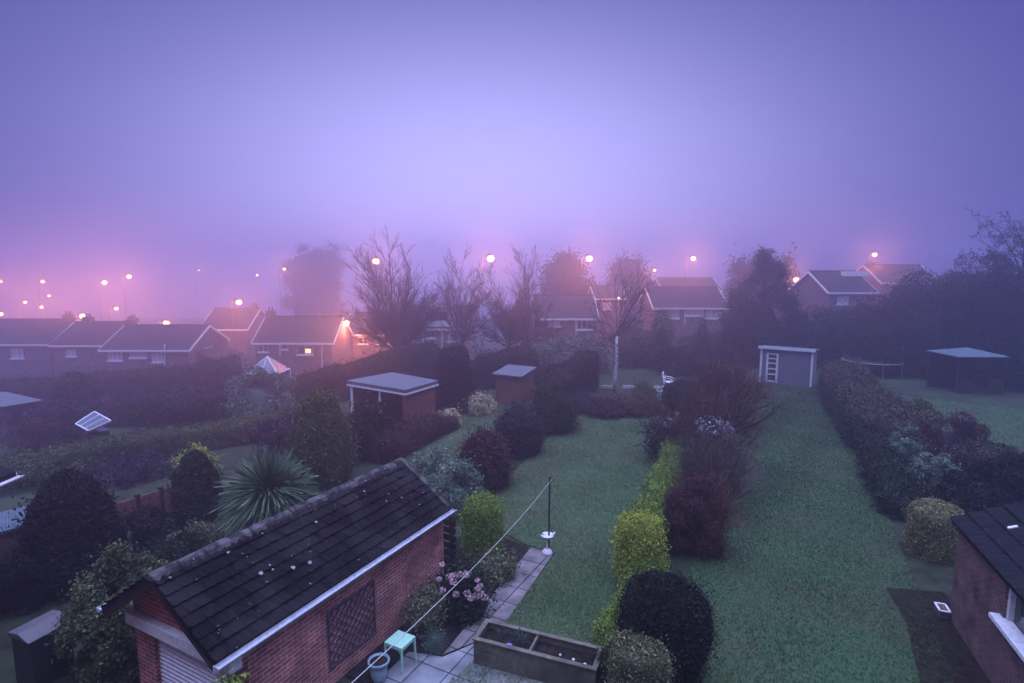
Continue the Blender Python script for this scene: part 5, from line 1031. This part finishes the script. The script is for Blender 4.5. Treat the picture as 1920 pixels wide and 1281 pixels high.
# apple branches over the right lawn
ab = gnd(1358, 905); R = random.Random(21); ap_ = thing('apple_tree', ab, 'low bare apple tree with dark branches reaching over the right lawn before the shed', 'tree', BT); q = MB(); tq = MB()
tq.tube([ab-Vector((0, 0, .1)), ab+Vector((.1, 0, .5)), aty(1372, 812, ab.y)], [.12, .1, .08], 8); tq.build('trunk', M['bark'], ap_)
def apx(*pts): return [aty(px, py, ab.y+dy) for px, py, dy in pts]
for pts, r0 in ((apx((1372, 812, 0), (1385, 805, 0), (1402, 800, .1), (1425, 790, .1), (1440, 779, .2), (1452, 772, .2), (1462, 760, .3)), .045), (apx((1372, 800, 0), (1380, 784, .1), (1398, 776, .2), (1415, 768, .3), (1440, 760, .5), (1452, 748, .6)), .045), (apx((1376, 790, 0), (1386, 770, 0), (1384, 758, 0), (1398, 752, .1), (1412, 757, .1)), .035), (apx((1374, 806, 0), (1392, 788, -.2), (1405, 780, -.3), (1410, 770, -.3)), .025), (apx((1449, 775, .2), (1450, 765, .2), (1452, 758, .2)), .022), (apx((1372, 800, 0), (1362, 770, .3), (1368, 740, .5), (1390, 720, .7)), .035)):
    q.tube(pts, [1.5*r0*(1-.7*i/(len(pts)-1)) for i in range(len(pts))], 5, cap=False)
    for k in range(7):
        i = R.randrange(1, len(pts)); grow(q, pts[i], Vector((R.uniform(-.4, .9), R.uniform(-.6, .6), R.uniform(.1, 1))).normalized(), R.uniform(.3, .8), .012, 1, R, dict(wob=.25, up=.05, rmin=.007, levels=2, kids=[0, 3], ang=(25, 60), seg=4))
q.build('crown', M['twig'], ap_)
# far faint evergreens
FT = 'evergreen trees fading into the fog'
def ftree(label, px, Yd, top, wpx, shape, mat='dark', n=16000, leaf=.4, name='evergreen_tree', **kw):
    b = foot(px, Yd); kw.setdefault('clumps', 60); kw.setdefault('cr', .3); kw.setdefault('lump', .08); kw.setdefault('core', 1.3); kw.setdefault('stray', .5)
    return leafy_tree(name, label, b, hpx((px, Yd), top), wpx/2/1080*Yd, shape, mat, n, leaf, FT, trunk=.3, **kw)
ftree('tall faint tree almost lost in the fog above the lit window house', 592, 128, 448, 92, 'column', n=9000, lump=.12)
ftree('round faint tree left of the lamp in the middle', 1062, 82, 466, 100, 'dome', lump=.06)
ftree('smaller round faint tree right of the lamp in the middle', 1176, 92, 470, 64, 'ball', lump=.06)
ftree('faint pointed conifer left behind the big dark conifer', 1390, 80, 474, 48, 'egg')
ftree('faint pointed conifer right behind the big dark conifer', 1464, 80, 474, 42, 'egg')
# big ragged conifer with a crooked pointed top
cb = foot(1428, 46); ct = thing('conifer_tree', cb, 'big dark ragged conifer with a crooked pointed tip beyond the grey shed', 'conifer')
hh = hpx((1428, 46), 500); MB().tube([(cb[0], cb[1], cb[2]-.3), (cb[0], cb[1], cb[2]+hh*.6), (cb[0]+.15, cb[1], cb[2]+hh*1.1)], [.35, .25, .08], 8).build('trunk', M['bark'], ct)
me = foliage_mesh('crown', L['dark'], 'egg', 3.15, 3.0, hh, 42000, .17, clumps=110, cr=.26, lump=.1, stray=.3); add_mesh('crown', me, parent=ct)
me = foliage_mesh('crown_tip', L['dark'], 'egg', .55, .55, 2.3, 5000, .15, lump=.15, stray=.4); me.transform(__import__('mathutils').Matrix.Translation((.05, 0, hh-.75)) @ __import__('mathutils').Matrix.Rotation(math.radians(-6), 4, 'Y')); add_mesh('crown_tip', me, parent=ct)
me = foliage_mesh('crown_tip', L['dark'], 'dome', .9, .5, 1.1, 4000, .15, lump=.2, stray=.4); me.transform(__import__('mathutils').Matrix.Translation((.75, 0, hh-.85))); add_mesh('crown_tip', me, parent=ct)
# overgrown trees on the right
OG = 'overgrown trees at the right'
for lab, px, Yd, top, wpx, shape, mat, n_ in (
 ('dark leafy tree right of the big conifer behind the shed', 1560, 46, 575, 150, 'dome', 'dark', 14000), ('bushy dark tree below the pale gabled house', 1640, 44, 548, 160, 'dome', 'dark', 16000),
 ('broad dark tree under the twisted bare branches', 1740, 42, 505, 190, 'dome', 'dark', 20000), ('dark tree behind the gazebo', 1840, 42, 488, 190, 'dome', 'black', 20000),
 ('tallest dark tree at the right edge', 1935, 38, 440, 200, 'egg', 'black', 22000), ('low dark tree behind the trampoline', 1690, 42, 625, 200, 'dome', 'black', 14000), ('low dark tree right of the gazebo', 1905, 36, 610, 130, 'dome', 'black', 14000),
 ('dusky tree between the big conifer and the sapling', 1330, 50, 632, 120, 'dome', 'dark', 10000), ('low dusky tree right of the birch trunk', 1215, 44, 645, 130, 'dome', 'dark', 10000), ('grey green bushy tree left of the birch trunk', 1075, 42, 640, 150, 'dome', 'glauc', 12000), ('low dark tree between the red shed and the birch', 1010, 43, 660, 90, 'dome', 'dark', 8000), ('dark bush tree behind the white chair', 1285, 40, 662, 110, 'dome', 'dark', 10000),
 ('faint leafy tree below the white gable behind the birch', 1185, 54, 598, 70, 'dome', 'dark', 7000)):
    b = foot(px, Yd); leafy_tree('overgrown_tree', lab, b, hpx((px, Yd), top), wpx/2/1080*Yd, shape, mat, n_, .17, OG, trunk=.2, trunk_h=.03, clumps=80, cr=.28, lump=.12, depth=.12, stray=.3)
tw = dict(wob=.22, up=.0, rmin=.014, levels=3, kids=[7, 5, 3], ang=(25, 65), seg=5)
bare_tree('bare_tree', 'twisted low bare tree rising from the broad dark tree at right', foot(1762, 40), hpx((1762, 40), 470), 2.6, 51, limbs=9, trunk_h=.6, trunk_r=.2, group=BT, prm=tw)
bare_tree('bare_tree', 'tall gnarled bare tree at the right edge with drooping branch ends', foot(1905, 40), hpx((1905, 40), 388), 3.6, 57, limbs=14, trunk_h=.62, trunk_r=.22, group=BT, prm=tw)
bare_tree('bare_tree', 'thin bare twiggy tree between the twisted tree and the gnarled tree', foot(1815, 42), hpx((1815, 42), 468), 2.0, 59, limbs=8, trunk_h=.65, trunk_r=.14, group=BT, prm=tw)

# ------------------------------------------------------------------ fog
hz = MB().box(-192, 192, -34, 186, -20, 13.5).build("haze", None); hz['kind'] = 'stuff'
m = bpy.data.materials.new('fog'); m.use_nodes = True; n_ = m.node_tree; n_.nodes.remove(n_.nodes['Principled BSDF'])
pv = n_.nodes.new('ShaderNodeVolumePrincipled'); pv.inputs['Color'].default_value = (.72, .74, 1, 1); pv.inputs['Density'].default_value = .0098; pv.inputs['Anisotropy'].default_value = .84
n_.links.new(pv.outputs[0], n_.nodes['Material Output'].inputs['Volume']); hz.data.materials.append(m)
